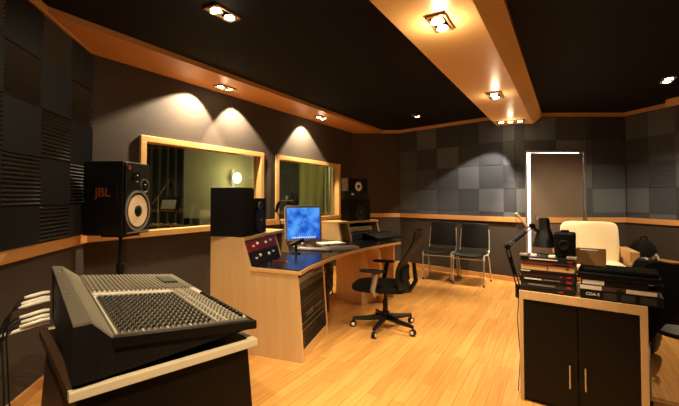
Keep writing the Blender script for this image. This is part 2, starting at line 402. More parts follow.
def curtain(t0, o0, t1, o1, z0, z1, folds, m, label, amp=.05):
    p, q_ = lr(t0, o0), lr(t1, o1); d = unit(q_ - p); n = V((-d.y, d.x, 0)); L = (q_ - p).length
    b = MB()
    def fn(u, v): return p + d * (L * u) + n * (amp * math.sin(u * folds * 2 * math.pi) * (.7 + .3 * math.cos(v * 3 + u * 9))) + Z * (z0 + (z1 - z0) * v)
    b.sheet(fn, folds * 10, 6, .01); b.build('curtain', m, label=label, cat='curtain', smooth=True)
M_cur1 = mat('olive_curtain', (160, 152, 90), .85); M_cur2 = mat('dark_curtain', (44, 44, 36), .9)
def oat(px, t): return min([k / 100 for k in range(15, 335)], key=lambda o_: abs(ray(px, 200).x * lr(t, o_).y - lr(t, o_).x))
curtain(e1 - .2, .2, e1 - .2, oat(299, e1 - .2), .02, 2.5, 9, M_cur1, 'long olive green curtain behind the smaller window')
curtain(.2, dep - .12, 3.5, dep - .12, .02, 2.5, 18, M_cur2, 'long dark curtain behind the larger window')
column0 = oat(333, e1 - .5)
curtain(e1 - .5, max(.16, column0), e1 - .5, oat(324, e1 - .5), .02, 2.5, 3, mat('light_column_sheet', (220, 214, 180), .8), 'narrow pale sheet added for the bright column at the right of the smaller window', .03)  # pale sheet added in place of the bright column of light

# ================================================================ LAMPS
def spot(p, tgt, W, ang_, blend=.4, col=(1, .72, .42), r=.02):
    l = bpy.data.lights.new('spot_light', 'SPOT'); l.energy = W; l.spot_size = math.radians(ang_); l.spot_blend = blend; l.color = col; l.shadow_soft_size = r
    o = bpy.data.objects.new('spot_light', l); C.objects.link(o); o.location = p
    o.rotation_euler = (V(tgt) - V(p)).to_track_quat('-Z', 'Y').to_euler(); return o
def point(p, W, col=(1, .75, .45), r=.05):
    l = bpy.data.lights.new('point_light', 'POINT'); l.energy = W; l.color = col; l.shadow_soft_size = r
    o = bpy.data.objects.new('point_light', l); C.objects.link(o); o.location = p; return o
M_gold = mat('lamp_housing', (150, 110, 70), .35, metal=.7)
M_dim = mat('lamp_glass_dim', (90, 70, 50), .2)
def fixture(px, py, z, label, n=2, lit=(1, 1), aim=None, size=.125, ang0=ang):
    p = G(px, py, z); r = thing('ceiling_spotlight', label, 'ceiling light', p, ang0, 'recessed ceiling spotlights')
    M = WM[r]; Wd = size * n; b = MB(M)
    for (x0, x1, y0, y1) in ((-Wd / 2, Wd / 2, -size / 2, -size / 2 + .012), (-Wd / 2, Wd / 2, size / 2 - .012, size / 2), (-Wd / 2, -Wd / 2 + .012, -size / 2, size / 2), (Wd / 2 - .012, Wd / 2, -size / 2, size / 2)):
        b.box(((x0 + x1) / 2, (y0 + y1) / 2, -.006), (x1 - x0, y1 - y0, .02))
    b.build('housing', M_gold, r)
    b = MB(M); b.box((0, 0, .002), (Wd - .01, size - .01, .004)); b.build('back_plate', M_matte, r)
    pos = []
    for i in range(n):
        x = (i - (n - 1) / 2) * size; t = V((0, 0, -1))
        if aim: t = unit(M.to_3x3().inverted() @ (V(aim[i]) - p))
        b = MB(M); c = V((x, 0, -.012)); b.lathe([(.02, -.01), (.045, .015), (.048, .015), (.046, .012), (.03, .004)], c, t); b.build('reflector', M_silver, r)
        b = MB(M); b.lathe([(.0, .012), (.034, .008), (.036, 0)], c, t); b.build('bulb', M_bulb if lit[i] else M_dim, r, smooth=True)
        pos.append(M @ (c + t * .03))
    return p, pos
WARM = (1, .79, .5)
def wallpt(px, z): t = tW(px); return pw(t, z)
# soffit pairs washing the window wall
p, q2 = fixture(225, 87, H, 'twin spotlight in the wooden soffit above the larger window', aim=[wallpt(178, .9), wallpt(240, .9)])
spot(wallpt(193, 2.585) - nW * .2, wallpt(180, 1.75), 250, 104, .25, WARM)
spot(wallpt(230, 2.585) - nW * .2, wallpt(236, 1.75), 240, 92, .25, WARM)
p, q2 = fixture(321, 117, H, 'twin spotlight in the wooden soffit above the smaller window', aim=[wallpt(300, .9), wallpt(345, .4)])
spot(wallpt(301, 2.585) - nW * .2, wallpt(303, 1.75), 240, 96, .25, WARM)
# black ceiling
p, q2 = fixture(223, 12, HB, 'bright twin spotlight in the black ceiling over the mixing desks')
fix1 = p
p, q2 = fixture(416, 115, HB, 'small twin spotlight in the black ceiling near the back left wall, one bulb out', lit=(0, 1), size=.1)
fix8 = p
p, q2 = fixture(668, 79, HB, 'twin spotlight in the black ceiling on the right'); fix7 = p
# beam
p, q2 = fixture(440, 22, ZB, 'glaring twin spotlight nearest in the wooden beam'); fix4 = p
p, q2 = fixture(495, 95, ZB, 'twin spotlight halfway along the wooden beam', size=.15); fix5 = p
p, q2 = fixture(510.5, 121, ZB, 'row of three small spotlights at the far end of the wooden beam', n=3, lit=(1, 1, 1), size=.13, ang0=math.atan2(dCD.y, dCD.x) * .6); fix6 = p
dn = lambda p, dx=0, dy=0: V((p.x + dx, p.y + dy, 0))
bl = V((0, 0, -.06))
spot(fix4 + bl, dn(fix4, .0, .1), 330, 74, .7, WARM)
spot(fix5 + bl, dn(fix5, -.35, -.2), 290, 58, .8, WARM)
spot(fix6 + bl + V((-.1, -.12, 0)), dn(fix6, .25, -.15), 300, 62, .6, WARM)
spot(fix6 + bl + V((-.15, -.1, 0)), Cc + (D - Cc) * .55 + Z * .6, 190, 66, .3, (1, .84, .62))
spot(fix1 + bl, dn(fix1, .1, .2), 120, 90, .6, WARM)
spot(fix8 + bl, dn(fix8, .2, -.2), 120, 85, .5, WARM)
spot(fix7 + bl, dn(fix7, -.1, .3), 220, 130, .6, WARM)
spot(V((-.45, .3, 2.44)), V((-.8, 1.8, .7)), 250, 56, .6, WARM)  # unseen spot added to light the console and its stand front
spot(V((-.9, 1.6, 2.45)), V((-2.1, 2.9, 1.5)), 28, 75, .8, WARM)  # added out of frame to wash the left wall foam
spot(V((1.6, .7, 2.45)), V((1.5, 2.0, .2)), 45, 80, .6, WARM)  # added fill from out of view, toward the cabinet
spot(V((.5, 1.0, 2.45)), V((.4, 2.2, 0)), 80, 80, .7, WARM)  # unseen fill spot added over the near floor
# corridor and live room
for p_, w_ in ((fix4, 9), (fix5, 3.5), (fix1, 1.2), (G(225, 87, H), .6), (G(321, 117, H), .6)): point(p_ + V((0, 0, -.10)), w_, WARM, .03)
point(fix6 + V((-.05, -.1, -.1)), 2, WARM, .03)
a = bpy.data.lights.new('corridor_light', 'AREA'); a.energy = 130; a.size = 1.0; a.color = (1, .97, .92)
o = bpy.data.objects.new('corridor_light', a); C.objects.link(o); o.location = q((tD0 + tD1) / 2, .9) + Z * 2.45
wl = lr(3.95 + .2, dep - .25, 1.55)
kk = along(lr(0, dep - .2), dW, 237); wl = lr(kk, dep - .2, zat(lr(kk, dep - .2), 178))
r = thing('wall_lamp', 'glowing lamp in the room behind the larger window', 'lamp', wl, 0)
b = MB(); b.ball(wl, (.1, .1, .13)); b.build('lamp_shade', mat('lamp_glow', (255, 240, 190), .5, emit=7), r, smooth=True)
b = MB(); b.box(wl + nW * .1, (.05, .08, .1)); b.build('wall_mount', M_black, r)
point(wl - nW * .4, 42, (1, .9, .62), .1)
cl = lr(e1 - .6, .5, 2.2); point(cl, 30, (1, .92, .55), .08)
point(lr(2.0, 1.2, 2.4), 14, (1, .85, .5), .1)
wd_ = bpy.data.worlds.new('world'); bpy.context.scene.world = wd_; wd_.use_nodes = True
wd_.node_tree.nodes['Background'].inputs[0].default_value = (.02, .014, .01, 1); wd_.node_tree.nodes['Background'].inputs[1].default_value = 1

# ================================================================ CAMERA
cam = bpy.data.cameras.new('camera'); co = bpy.data.objects.new('camera', cam); C.objects.link(co)
co.location = (0, 0, CAMZ); co.rotation_euler = (math.pi / 2 + PH, 0, 0); cam.sensor_width = 36; cam.lens = 36 * F / 679; cam.shift_y = -(203 - CY) / 679; cam.clip_start = .05
bpy.context.scene.camera = co
vs = bpy.context.scene.view_settings; vs.view_transform = 'Standard'; vs.look = 'None'; vs.gamma = 1; vs.exposure = 0; vs.use_curve_mapping = False
# ================================================================ MIXING CONSOLE on its stand
d45 = V((-.707, -.707, 0)); s45 = V((-.707, .707, 0))
FR = G(254, 321, .72); 
def atpx(p0, d, px, py): p = p0 + d * along(p0, d, px, py); return V((p.x, p.y, zat(p, py)))
FRp = flat(FR)
FL = atpx(FRp, d45, 115, 337.7); RR = atpx(FRp, s45, 172, 275); RLc = atpx(flat(RR), d45, 79, 276)
CR = atpx(flat(RLc), d45, 52, 266); CRi = atpx(flat(RLc), d45, 62, 266)
side = unit(flat(FL) - flat(CR))
CF = atpx(flat(FL), d45, 73, 325); CFi = atpx(flat(FL), d45, 92, 321); side = unit(flat(CF) - flat(CR))
print('console', FR, FL, RR, RLc, CR, CRi, CF, CFi)
r = thing('mixing_console', 'large grey mixing console with rows of knobs on the pale wooden stand', 'mixing console', flat(FR + (RLc - FR) * .5, .66), 0)
zs = .656
dwn = V((0, 0, -1))
b = MB()                                     # body: top outline down to the stand
ins = lambda p, k=.0: flat(p, zs)
cen = (FR + RR + RLc + FL + CR + CF) / 6
def low(p, k): 
    q_ = flat(p + (cen - p) * k, zs); return q_
kin = {0: .13, 1: .06, 2: .05, 3: .02}
b.loft([low(FR, .13), low(RR, .06), low(RLc, .03), low(FL, .015)], [p + dwn * .03 + (flat(cen) - flat(p)) * .01 for p in (FR, RR, RLc, FL)])
b.loft([low(FL, .015), low(RLc, .03), low(CRi, .02), low(CFi, .0)], [p + dwn * .012 for p in (FL, RLc, CRi, CFi)])
b.loft([low(CFi, .0), low(CRi, .02), low(CR, .02), low(CF, .0)], [p + dwn * .011 for p in (CFi, CRi, CR, CF)])
b.build('body', mat('console_black', (12, 10, 9), .6, spec=.25), r)
surf = lambda u, v, h=0: (RLc * (1 - u) + RR * u) * (1 - v) + (FL * (1 - u) + FR * u) * v + Z * h      # u left-right, v rear-front
def slab(b, u0, u1, v0, v1, h0, h1):
    b.loft([surf(u0, v0, h0), surf(u1, v0, h0), surf(u1, v1, h0), surf(u0, v1, h0)], [surf(u0, v0, h1), surf(u1, v0, h1), surf(u1, v1, h1), surf(u0, v1, h1)])
b = MB(); slab(b, 0, 1, 0, 1, -.03, 0); b.build('control_surface', M_cgrey, r)
b = MB(); slab(b, -.012, 1.012, .985, 1.012, -.034, .004); slab(b, .988, 1.012, -.01, 1, -.034, .004); b.build('rim', M_black, r)
b = MB(); b.loft([CR + dwn * .01, CRi + dwn * .01, CFi + dwn * .01, CF + dwn * .01], [CR, CRi, CFi, CF]); b.build('cheek_panel', mat('console_cheek', (118, 110, 96), .45, metal=.3), r)
b = MB(); b.loft([CRi + dwn * .01, RLc + dwn * .01, FL + dwn * .01, CFi + dwn * .01], [CRi, RLc, FL, CFi]); b.build('side_slope', mat('console_slope', (146, 136, 118), .4, metal=.3), r)
for k in (.12, .62):
    b = MB(); c = CR + (CF - CR) * k + (CRi - CR) * .6; b.lathe([(.012, 0), (.011, .004), (.004, .004), (.004, .002)], c, Z, 12); b.build('screw', M_silver, r)
NCH = 24
b = MB()
for i in range(NCH + 1): 
    u = .015 + .97 * i / NCH
    slab(b, u - .0022, u + .0022, .01, .965 if u < .7 else .44, 0, .006)
b.build('channel_dividers', mat('ivory_line', (186, 176, 156), .4), r)
b = MB()
for i in range(NCH): 
    u = .015 + .97 * (i + .5) / NCH
    slab(b, u - .011, u + .011, .02, .36, 0, .012)
b.build('channel_strips', M_gunm, r)
b = MB(); slab(b, .02, .70, .40, .43, 0, .008)
slab(b, .925, .985, .06, .94, 0, .007)
for i in range(0, 16, 4): slab(b, .02 + i * .0404, .026 + i * .0404, .44, .965, 0, .004)
for k in (.722, .80): slab(b, k, k + .006, .1, .95, 0, .005)
b.build('printed_scale', mat('ivory_print', (214, 206, 188), .4), r)
def near_sorted(L): return sorted(L, key=lambda p: p.length)
upn = unit((surf(1, .5) - surf(0, .5)).cross(surf(.5, 0) - surf(.5, 1)))
if upn.z < 0: upn = -upn
def many(name, pts, shape, m, parent, cap=100, mstuff=None):
    pts = sorted(pts, key=lambda p: (p - V((0, 0, CAMZ))).length); first = None
    for i, p in enumerate(pts[:cap]):
        if first is None:
            b = MB(); shape(b, p); first = b.build(name, m, parent); p0 = p
        else:
            c = first.copy(); C.objects.link(c); c.parent = parent; c.location = first.location + (p - p0); WM[c] = WM[first]
    if len(pts) > cap:
        b = MB()
        for p in pts[cap:]: shape(b, p)
        b.build(name + 's_beyond', mstuff or m, parent, kind='stuff')
kp = []
for i in range(16):
    for j in range(13): kp.append(surf(.035 + .0404 * (i + .5), .46 + .5 * (j + .5) / 13))
def knob(b, p): b.lathe([(.0085, 0), (.0075, .013), (.006, .016), (0, .016)], p, upn, 8)
many('knob', kp, knob, mat('knob_dark', (34, 30, 27), .35), r)
def tip(b, p): b.box(p + upn * .017, (.0035, .008, .002))
bp_ = []
for i in range(5):
    for j in range(20): bp_.append(surf(.74 + .035 * i + (.01 if i > 1 else 0), .30 + .66 * (j + .5) / 20))
many('button', bp_, lambda b, p: b.box(p + upn * .004, (.009, .009, .008)), mat('button_ivory', (190, 180, 160), .4), r)
tp = [surf(.035 + .97 * i / NCH, v) for i in range(17) for v in (.385, .445)]
many('push_button', tp, lambda b, p: b.box(p + upn * .006, (.008, .012, .012)), M_white, r)
kp = [surf(.94 + .0, .50 + .45 * (j + .5) / 14, .007) for j in range(14)]
many('master_fader', kp, lambda b, p: b.box(p + upn * .006, (.022, .012, .014)), M_black, r)
b = MB(); slab(b, .73, .88, .12, .25, 0, .02); b.build('meter_panel', mat('meter_dark', (40, 38, 34), .3), r)

# stand
SR = G(258, 338.5, .64); SL = G(69, 394, .64); sf = unit(flat(SL - SR)); sb = V((sf.y, -sf.x, 0)); 
if sb.y < 0: sb = -sb
SDp = .92
r = thing('console_stand', 'dark stand with a pale wooden top edge under the mixing console', 'stand', flat((SR + SL) / 2 + sb * SDp / 2), 0)
b = MB(); w_ = .035
SRf, SLf = flat(SR, .605), flat(SL, .605); L_ = (SR - SL).length
def sp(a, c, z): return flat(SR + sf * a + sb * c, z)
for a0, a1, c0, c1 in ((0, L_, 0, w_), (0, L_ - w_, SDp - w_, SDp), (0, w_, w_, SDp - w_)):
    b.prism([sp(a0, c0, .605), sp(a1, c0, .605), sp(a1, c1, .605), sp(a0, c1, .605)], (0, 0, .035))
b.build('top_frame', M_pale, r, bevel=.003)
b = MB(); b.prism([sp(L_ - w_, w_ + .001, .602), sp(L_, w_ + .001, .602), sp(L_, SDp, .602), sp(L_ - w_, SDp, .602)], (0, 0, .038)); b.build('side_edging', mat('stand_brown', (66, 44, 28), .5), r)
b = MB(); b.prism([sp(w_, w_, .61), sp(L_ - w_, w_, .61), sp(L_ - w_, SDp - w_, .61), sp(w_, SDp - w_, .61)], (0, 0, .025)); b.build('shelf_board', M_dark, r)
b = MB(); b.loft([sp(-.0, -.0, 0), sp(L_, 0, 0), sp(L_, .03, 0), sp(0, .03, 0)], [sp(.035, .04, .605), sp(L_ - .03, .04, .605), sp(L_ - .03, .07, .605), sp(.035, .07, .605)]); b.build('front_panel', M_dark, r)
for a_ in (.0, L_ - .03):
    b = MB(); aa = .035 if a_ == 0 else -.03
    b.loft([sp(a_, .03, 0), sp(a_ + .03, .03, 0), sp(a_ + .03, SDp, 0), sp(a_, SDp, 0)], [sp(a_ + aa, .07, .605), sp(a_ + aa + .03, .07, .605), sp(a_ + aa + .03, SDp - .06, .605), sp(a_ + aa, SDp - .06, .605)])
    b.build('side_panel', mat('stand_brown', (66, 44, 28), .5), r)
b = MB(); b.loft([sp(.03, SDp - .03, 0), sp(L_ - .03, SDp - .03, 0), sp(L_ - .03, SDp, 0), sp(.03, SDp, 0)], [sp(.06, SDp - .09, .605), sp(L_ - .06, SDp - .09, .605), sp(L_ - .06, SDp - .06, .605), sp(.06, SDp - .06, .605)]); b.build('back_panel', M_dark, r)

# plugs and cables on the console's left side
sn = V((-side.y, side.x, 0)); 
if sn.x > 0: sn = -sn
cabs = [(42, 293, .03), (50, 298, .05), (51, 301, .07), (50, 311, .06), (50, 316, .05), (48, 320, .06), (47, 323, .22)]
heights = ['topmost', 'second from the top', 'third from the top', 'fourth from the top', 'fifth from the top', 'sixth from the top', 'lowest and longest']
for i, (px, py, ln_) in enumerate(cabs):
    base = atpx(flat(CR), side, 54.5, 300); k0 = .03 + .012 * (i % 3)
    root = flat(CR) + side * (k0 + .05); root = V((root.x, root.y, 0)); root.z = zat(root + sn * .05, py)
    root += sn * .012
    r = thing('audio_cable', 'black cable with a pale plug in the console side, plug %s' % heights[i], 'cable', flat(root), 0, 'cables plugged into the side of the console')
    tipp = root + sn * (.09 + ln_ * .6) + V((0, 0, -.01 - ln_ * .12))
    b = MB(); b.tube([root, root + sn * .03, tipp - (tipp - root) * .2, tipp], [.008, .010, .009, .006], 8); b.build('plug', mat('plug_chrome', (240, 232, 215), .3), r, smooth=True)
    fall = tipp + sn * (.05 + .012 * i)
    pts = []
    for k in range(13):
        t = k / 12; pts.append(V((tipp.x, tipp.y, tipp.z)) + sn * (.09 * math.sin(min(1, t * 2.2) * math.pi / 2) - .05 * t + .01 * i * t) + side * (.02 * math.sin(t * 5 + i)) + Z * (-(tipp.z - .012) * t ** 1.5 + .02 * math.sin(t * math.pi)))
    b = MB(); b.tube(pts, .0045, 6); b.build('cord', M_rubber, r, smooth=True)

# ================================================================ BIG SPEAKER ON POLE
YN = F * .6 / 75; YF = YN + .355
N1 = P(123.5, 236, YN); N2 = P(149.3, 232, YF); zb_ = N1.z
fx = unit(flat(N2 - N1)); fw = (flat(N2 - N1)).length; bk = V((-fx.y, fx.x, 0))
kd = along(flat(N1), bk, 83, 200); kd = min(kd, .46)
r = thing('loudspeaker', 'big black loudspeaker with a cream woofer cone on a pole beside the left wall', 'speaker', flat(N1, zb_) + fx * fw / 2 + bk * kd / 2, 0)
M = frame(flat(N1, zb_), fx, z=Z); HS = .6
b = MB(M); b.box((fw / 2, kd / 2 + .006, HS / 2), (fw, kd - .012, HS)); b.build('cabinet', mat('speaker_cabinet', (13, 11, 10), .5), r, bevel=.004)
b = MB(M); b.box((fw / 2, .002, HS / 2), (fw - .02, .012, HS - .02)); b.build('baffle', M_black, r)
def driver(c, rad, cone, M, r, name='woofer', ringm=None):
    ax = V((0, -1, 0)); c = V(c)
    b = MB(M); b.lathe([(rad * 1.12, 0), (rad * 1.12, .008), (rad * 1.0, .009), (rad, .002)], c, ax, 28); b.build(name + '_ring', ringm or M_black, r, smooth=True)
    b = MB(M); b.lathe([(rad, .003), (rad * .93, .008), (rad * .86, .003)], c, ax, 28); b.build(name + '_surround', M_rubber, r, smooth=True)
    b = MB(M); b.lathe([(rad * .87, .005), (rad * .35, .002)], c, ax, 28); co_ = b.build(name + '_cone', cone, r, smooth=True)
    b = MB(M); b.lathe([(rad * .34, .002), (rad * .3, .012), (rad * .15, .02), (0, .022)], c, ax, 20); b.build(name + '_dust_cap', M_black, r, smooth=True)
driver((fw * .49, -.004, .195), fw * .43, M_cone, M, r, 'woofer', M_alu)
driver((fw * .74, -.004, .405), fw * .15, M_black, M, r, 'tweeter', M_silver)
driver((fw * .42, -.004, .48), fw * .13, M_black, M, r, 'midrange')
b = MB(M); b.box((fw * .15, -.007, HS - .05), (.03, .006, .03)); b.build('badge', M_redp, r)
b = MB(M); b.box((fw * .5, -.006, .018), (fw * .8, .006, .012)); b.build('control_strip', M_alu, r)
Ms = frame(flat(N1, zb_), -bk, z=Z)      # side face, facing -fx
cc = flat(N1, zb_) + bk * kd * .52 - fx * .002 + Z * .345
T = frame(cc, -bk, z=-fx)
b = MB(T)
for (x, y, a, c) in ((0, .07, .24, .004), (0, -.07, .24, .004), (.12, 0, .004, .144), (-.12, 0, .004, .144)): b.box((x, y, .001), (a, c, .003))
b.build('badge_frame', mat('badge_brown', (44, 32, 24), .5), r)
text('JBL', .10, T, 'brand_letters', mat('dim_orange', (150, 78, 40), .5), r, 'orange letters')
ctr = flat(N1) + fx * fw / 2 + bk * kd / 2; ctr = flat(N1) + fx * fw * .3 + bk * .03
kx = along(flat(N1) + bk * kd * .3, fx, 120.5, 250); ctr = flat(N1) + bk * kd * .3 + fx * max(.05, kx)
r = thing('speaker_stand', 'black pole stand under the big loudspeaker by the left wall', 'speaker stand', ctr, 0)
b = MB(); b.cyl(ctr + Z * .02, ctr + Z * .75, .022); b.cyl(ctr + Z * .7, ctr + Z * (zb_ - .012), .015); b.build('pole', M_black, r, smooth=True)
b = MB(); b.lathe([(.03, 0), (.03, .07), (.018, .075)], ctr + Z * .72, Z); b.box(ctr + Z * .75 + fx * .03, (.03, .03, .015)); b.build('collar', M_black, r)
b = MB(); b.box(ctr + Z * (zb_ - .007), (.2, .2, .012), frame((0, 0, 0), fx, z=Z).to_3x3()); b.build('top_plate', M_black, r)
b = MB(); b.lathe([(.16, 0), (.16, .015), (.05, .03), (0, .03)], ctr, Z); b.build('base', M_black, r)

# ================================================================ STUDIO DESK
B0 = flat(G(303.3, 363.7, 0)); vD = unit(flat(G(328.6, 332.3, 0)) - B0); uD = unit(flat(G(252, 354.6, 0)) - B0)
T1 = (flat(G(328.6, 332.3, 0)) - B0).length
sA = lambda px, py=250: along(B0, uD, px, py)
s_lean = max(.02, sA(297.5, 275)); s1 = sA(250, 266.4); s2 = sA(242, 238); s3 = sA(210.7, 235)
ztur = zat(B0 + uD * s2, 238); zdk = .735
kt = along(B0 + uD * s2, vD, 283, 229); T2 = kt
print('desk', B0, vD, uD, T1, 's', s_lean, s1, s2, s3, 'ztur', ztur, 'zdesk', zat(B0 + uD * s1, 266.4), 'T2', T2)
dk = lambda s, t, z=0: flat(B0 + uD * s + vD * t, z)
desk = thing('studio_desk', 'curved plywood studio desk with a black top and two raised ends', 'desk', flat(G(350, 300, 0)), 0)
prof_full = [(0, 0), (s_lean, zdk - .03), (s_lean - .03, zdk - .03), (s_lean - .03, zdk + .004), (s1, zdk + .004), (s2, ztur), (s3, ztur + .01), (s3, 0)]
PT = .03
def panel(profile, t0, name='end_panel', m=M_ply): 
    b = MB(); b.prism([dk(s, t0, z) for s, z in profile], vD * PT); return b.build(name, m, desk, bevel=.002)
panel(prof_full, 0)
ped = [(0, 0), (s_lean, zdk - .03), (s3 - .05, zdk - .03), (s3 - .05, 0)]
panel(ped, T1 - PT, 'pedestal_panel')
tur = [(s1, zdk), (s2, ztur - .028), (s3, ztur - .02), (s3, zdk)]
kdv = along(B0 + uD * s2, vD, 274, 232)
panel(tur, kdv, 'rack_divider'); panel(tur, T2 - PT, 'rack_divider')
b = MB(); b.prism([dk(s2 - .012, PT, ztur - .028), dk(s3, PT, ztur - .02), dk(s3, PT, ztur + .008), dk(s2 - .012, PT, ztur)], vD * (T2 - PT)); b.build('shelf_top', M_plyedge, desk, bevel=.002)
b = MB(); b.prism([dk(s3 - .02, PT, 0), dk(s3, PT, 0), dk(s3, T2 - PT, 0), dk(s3 - .02, T2 - PT, 0)], (0, 0, ztur - .03)); b.build('back_panel', M_dark, desk)
b = MB(); b.prism([dk(-.0 + .012, PT, 0), dk(.06, PT, 0), dk(.06, T1 - PT, 0), dk(.012, T1 - PT, 0)], (0, 0, .085)); b.build('kick_board', M_plyedge, desk, bevel=.002)
# desktop outline
fpx = [(298, 272.8), (309, 267), (321, 262), (332, 257.6), (346, 252.8), (360, 249), (375.5, 246), (390, 243.6), (401, 242)]
front = [G(x, y, zdk) for x, y in fpx]; front[0] = dk(s_lean - .035, 0, zdk) ; front[0].z = zdk
R0 = flat(G(344, 241.7, zdk)); Ra = flat(G(338, 222, 1.0)); Rb = flat(G(377.6, 219.7, 1.0)); rv = unit(Rb - Ra); ru = V((-rv.y, rv.x, 0))
LR = (Rb - Ra).length; 
leanR = max(.05, (Ra - R0).dot(ru)); R0 = Ra - ru * leanR + rv * 0
print('right turret', R0, Ra, Rb, rv, LR, leanR)
DR = leanR + .36
rt = lambda s, t, z=0: flat(R0 + ru * s + rv * t, z)
endR = front[-1]
outline = front + [flat(rt(.05, LR + .10)), flat(rt(DR, LR + .05)), flat(rt(DR, 0)), flat(dk(s3, T2)), flat(dk(s3, PT + .001)), flat(dk(s_lean, PT + .001))]
outline = [flat(p) for p in outline]
outline[0] = dk(s_lean - .035, -.012)
outline[-1] = dk(s1 - .01, -.012); outline[-2] = dk(s1 - .01, PT + .001); outline.insert(-2, dk(s3 - .025, PT + .001))
b = MB(); b.prism([flat(p, zdk - .03) for p in outline], (0, 0, .03)); b.build('desktop_edging', M_plyedge, desk, bevel=.003)
cn = sum(outline, V((0, 0, 0))) / len(outline)
inn = []
n_ = len(outline)
for i, p in enumerate(outline):
    a_, c_ = outline[i - 1], outline[(i + 1) % n_]; d1 = unit(p - a_); d2 = unit(c_ - p); nn1 = V((-d1.y, d1.x, 0)); nn2 = V((-d2.y, d2.x, 0)); m_ = unit(nn1 + nn2)
    inn.append(p + m_ * .018)
area = sum(outline[i - 1].x * outline[i].y - outline[i].x * outline[i - 1].y for i in range(n_))
if area < 0: inn = [p - (q_ - p) for p, q_ in zip(outline, inn)]
b = MB(); b.prism([flat(p, zdk) for p in inn], (0, 0, .004)); b.build('desktop', M_lamin, desk)
# right turret
def rpanel(t0, name='rack_divider', full=False, m=M_ply, th=PT):
    b = MB(); zb0 = 0 if full else zdk + .004
    pr_ = [(0, zdk + .004), (leanR, .972), (DR, .975), (DR, zb0)] + ([(0, 0)] if full else [])
    b.prism([rt(s, t0, z) for s, z in pr_], rv * th); b.build(name, m, desk, bevel=.002)
rpanel(0, 'end_panel'); tdiv = along(Ra, rv, 347.5, 222.8); rpanel(tdiv); rpanel(LR - PT, 'end_panel')
b = MB(); b.prism([rt(leanR - .012, -.005, .972), rt(DR, -.005, .975), rt(DR, -.005, 1.0), rt(leanR - .012, -.005, 1.0)], rv * (LR + .01)); b.build('shelf_top', M_plyedge, desk, bevel=.002)
b = MB(); b.prism([rt(DR - .02, PT, zdk + .004), rt(DR, PT, zdk + .004), rt(DR, LR - PT, zdk + .004), rt(DR - .02, LR - PT, zdk + .004)], (0, 0, .235)); b.build('back_panel', M_dark, desk)
# right pedestal
Q0 = flat(G(361.5, 305.5, 0)); Q1 = flat(G(336, 297.5, 0)); qu = unit(Q1 - Q0); qv = V((qu.y, -qu.x, 0))
LQ = (Q1 - Q0).length
kq = along(Q0, qv, 379, 300)
b = MB(); b.prism([Q0, Q0 + qv * kq, Q0 + qv * kq + qu * LQ, Q0 + qu * LQ], (0, 0, zdk - .03)); b.build('pedestal_box', M_ply, desk, bevel=.004)
e0 = flat(G(384, 303, 0)); e_top = flat(G(378, 250, zdk - .03))
b = MB(); lg = rv
qd = unit(V((qu.x, qu.y, 0)))
b.loft([e0, e0 + rv * .035, e0 + rv * .035 + ru * .5, e0 + ru * .5], [flat(e_top, zdk - .03), flat(e_top + rv * .035, zdk - .03), flat(e_top + rv * .035 + ru * .5, zdk - .03), flat(e_top + ru * .5, zdk - .03)])
b.build('leg_panel', M_plyedge, desk, bevel=.003)
e1_ = flat(front[-1]) - rv * .10 + ru * .05
b = MB(); b.prism([e1_, e1_ + rv * .03, e1_ + rv * .03 + ru * .45, e1_ + ru * .45], (0, 0, zdk - .03)); b.build('end_panel', M_ply, desk, bevel=.003)

# rack gear (things): pedestal face and turret face
def rack_unit(M, W_, H_, D_, name, label, m, style, group):
    r = thing(name, label, 'rack unit', M @ V((W_ / 2, D_ / 2, 0)), 0, group)
    b = MB(M); b.box((W_ / 2, D_ / 2 + .006, H_ / 2), (W_ - .012, D_, H_ - .004)); b.build('chassis', M_black, r)
    b = MB(M); b.box((W_ / 2, .002, H_ / 2), (W_, .006, H_ - .002)); b.build('faceplate', m, r, bevel=.001)
    if style == 'knobs':
        for i in range(4):
            b = MB(M); b.lathe([(.017 if i in (1, 2) else .011, 0), (.010, .014), (0, .014)], (W_ * (.2, .34, .62, .78)[i], -.001, H_ * (.45, .6, .5, .6)[i]), (0, -1, 0), 12); b.build('knob', M_white, r, smooth=True)
    if style == 'vents':
        b = MB(M)
        for i in range(3): b.box((W_ / 2, -.002, H_ * (.25 + .25 * i)), (W_ * .8, .003, H_ * .06))
        b.build('vent_slots', M_matte, r)
    if style == 'lines':
        b = MB(M); b.box((W_ / 2, -.002, H_ * .93), (W_ * .96, .003, .003)); b.build('bright_edge', M_alu, r)
        for i in range(4):
            b = MB(M); b.lathe([(.007, 0), (.006, .01), (0, .01)], (W_ * (.6 + .09 * i), -.001, H_ * .45), (0, -1, 0), 10); b.build('knob', M_black, r)
    if style == 'patch':
        for i in range(24):
            b = MB(M); b.lathe([(.004, 0), (.004, .003), (.002, .003)], (W_ * (.06 + .88 * (i % 12) / 11), -.001, H_ * (.35 if i < 12 else .7)), (0, -1, 0), 6); b.build('jack_socket', M_alu, r)
    if style == 'display':
        b = MB(M); b.box((W_ * .3, -.002, H_ * .5), (W_ * .3, .003, H_ * .4)); b.build('display', mat('lcd_dark', (50, 46, 34), .2), r)
        for i in range(6):
            b = MB(M); b.box((W_ * (.55 + .06 * i), -.002, H_ * .5), (.014, .004, .01)); b.build('button', M_alu, r)
    return r
wl_ = unit(dk(s_lean, 0, zdk - .03) - dk(0, 0, 0))
Lf = (dk(s_lean, 0, zdk - .03) - dk(0, 0, 0)).length
wface = T1 - 2 * PT
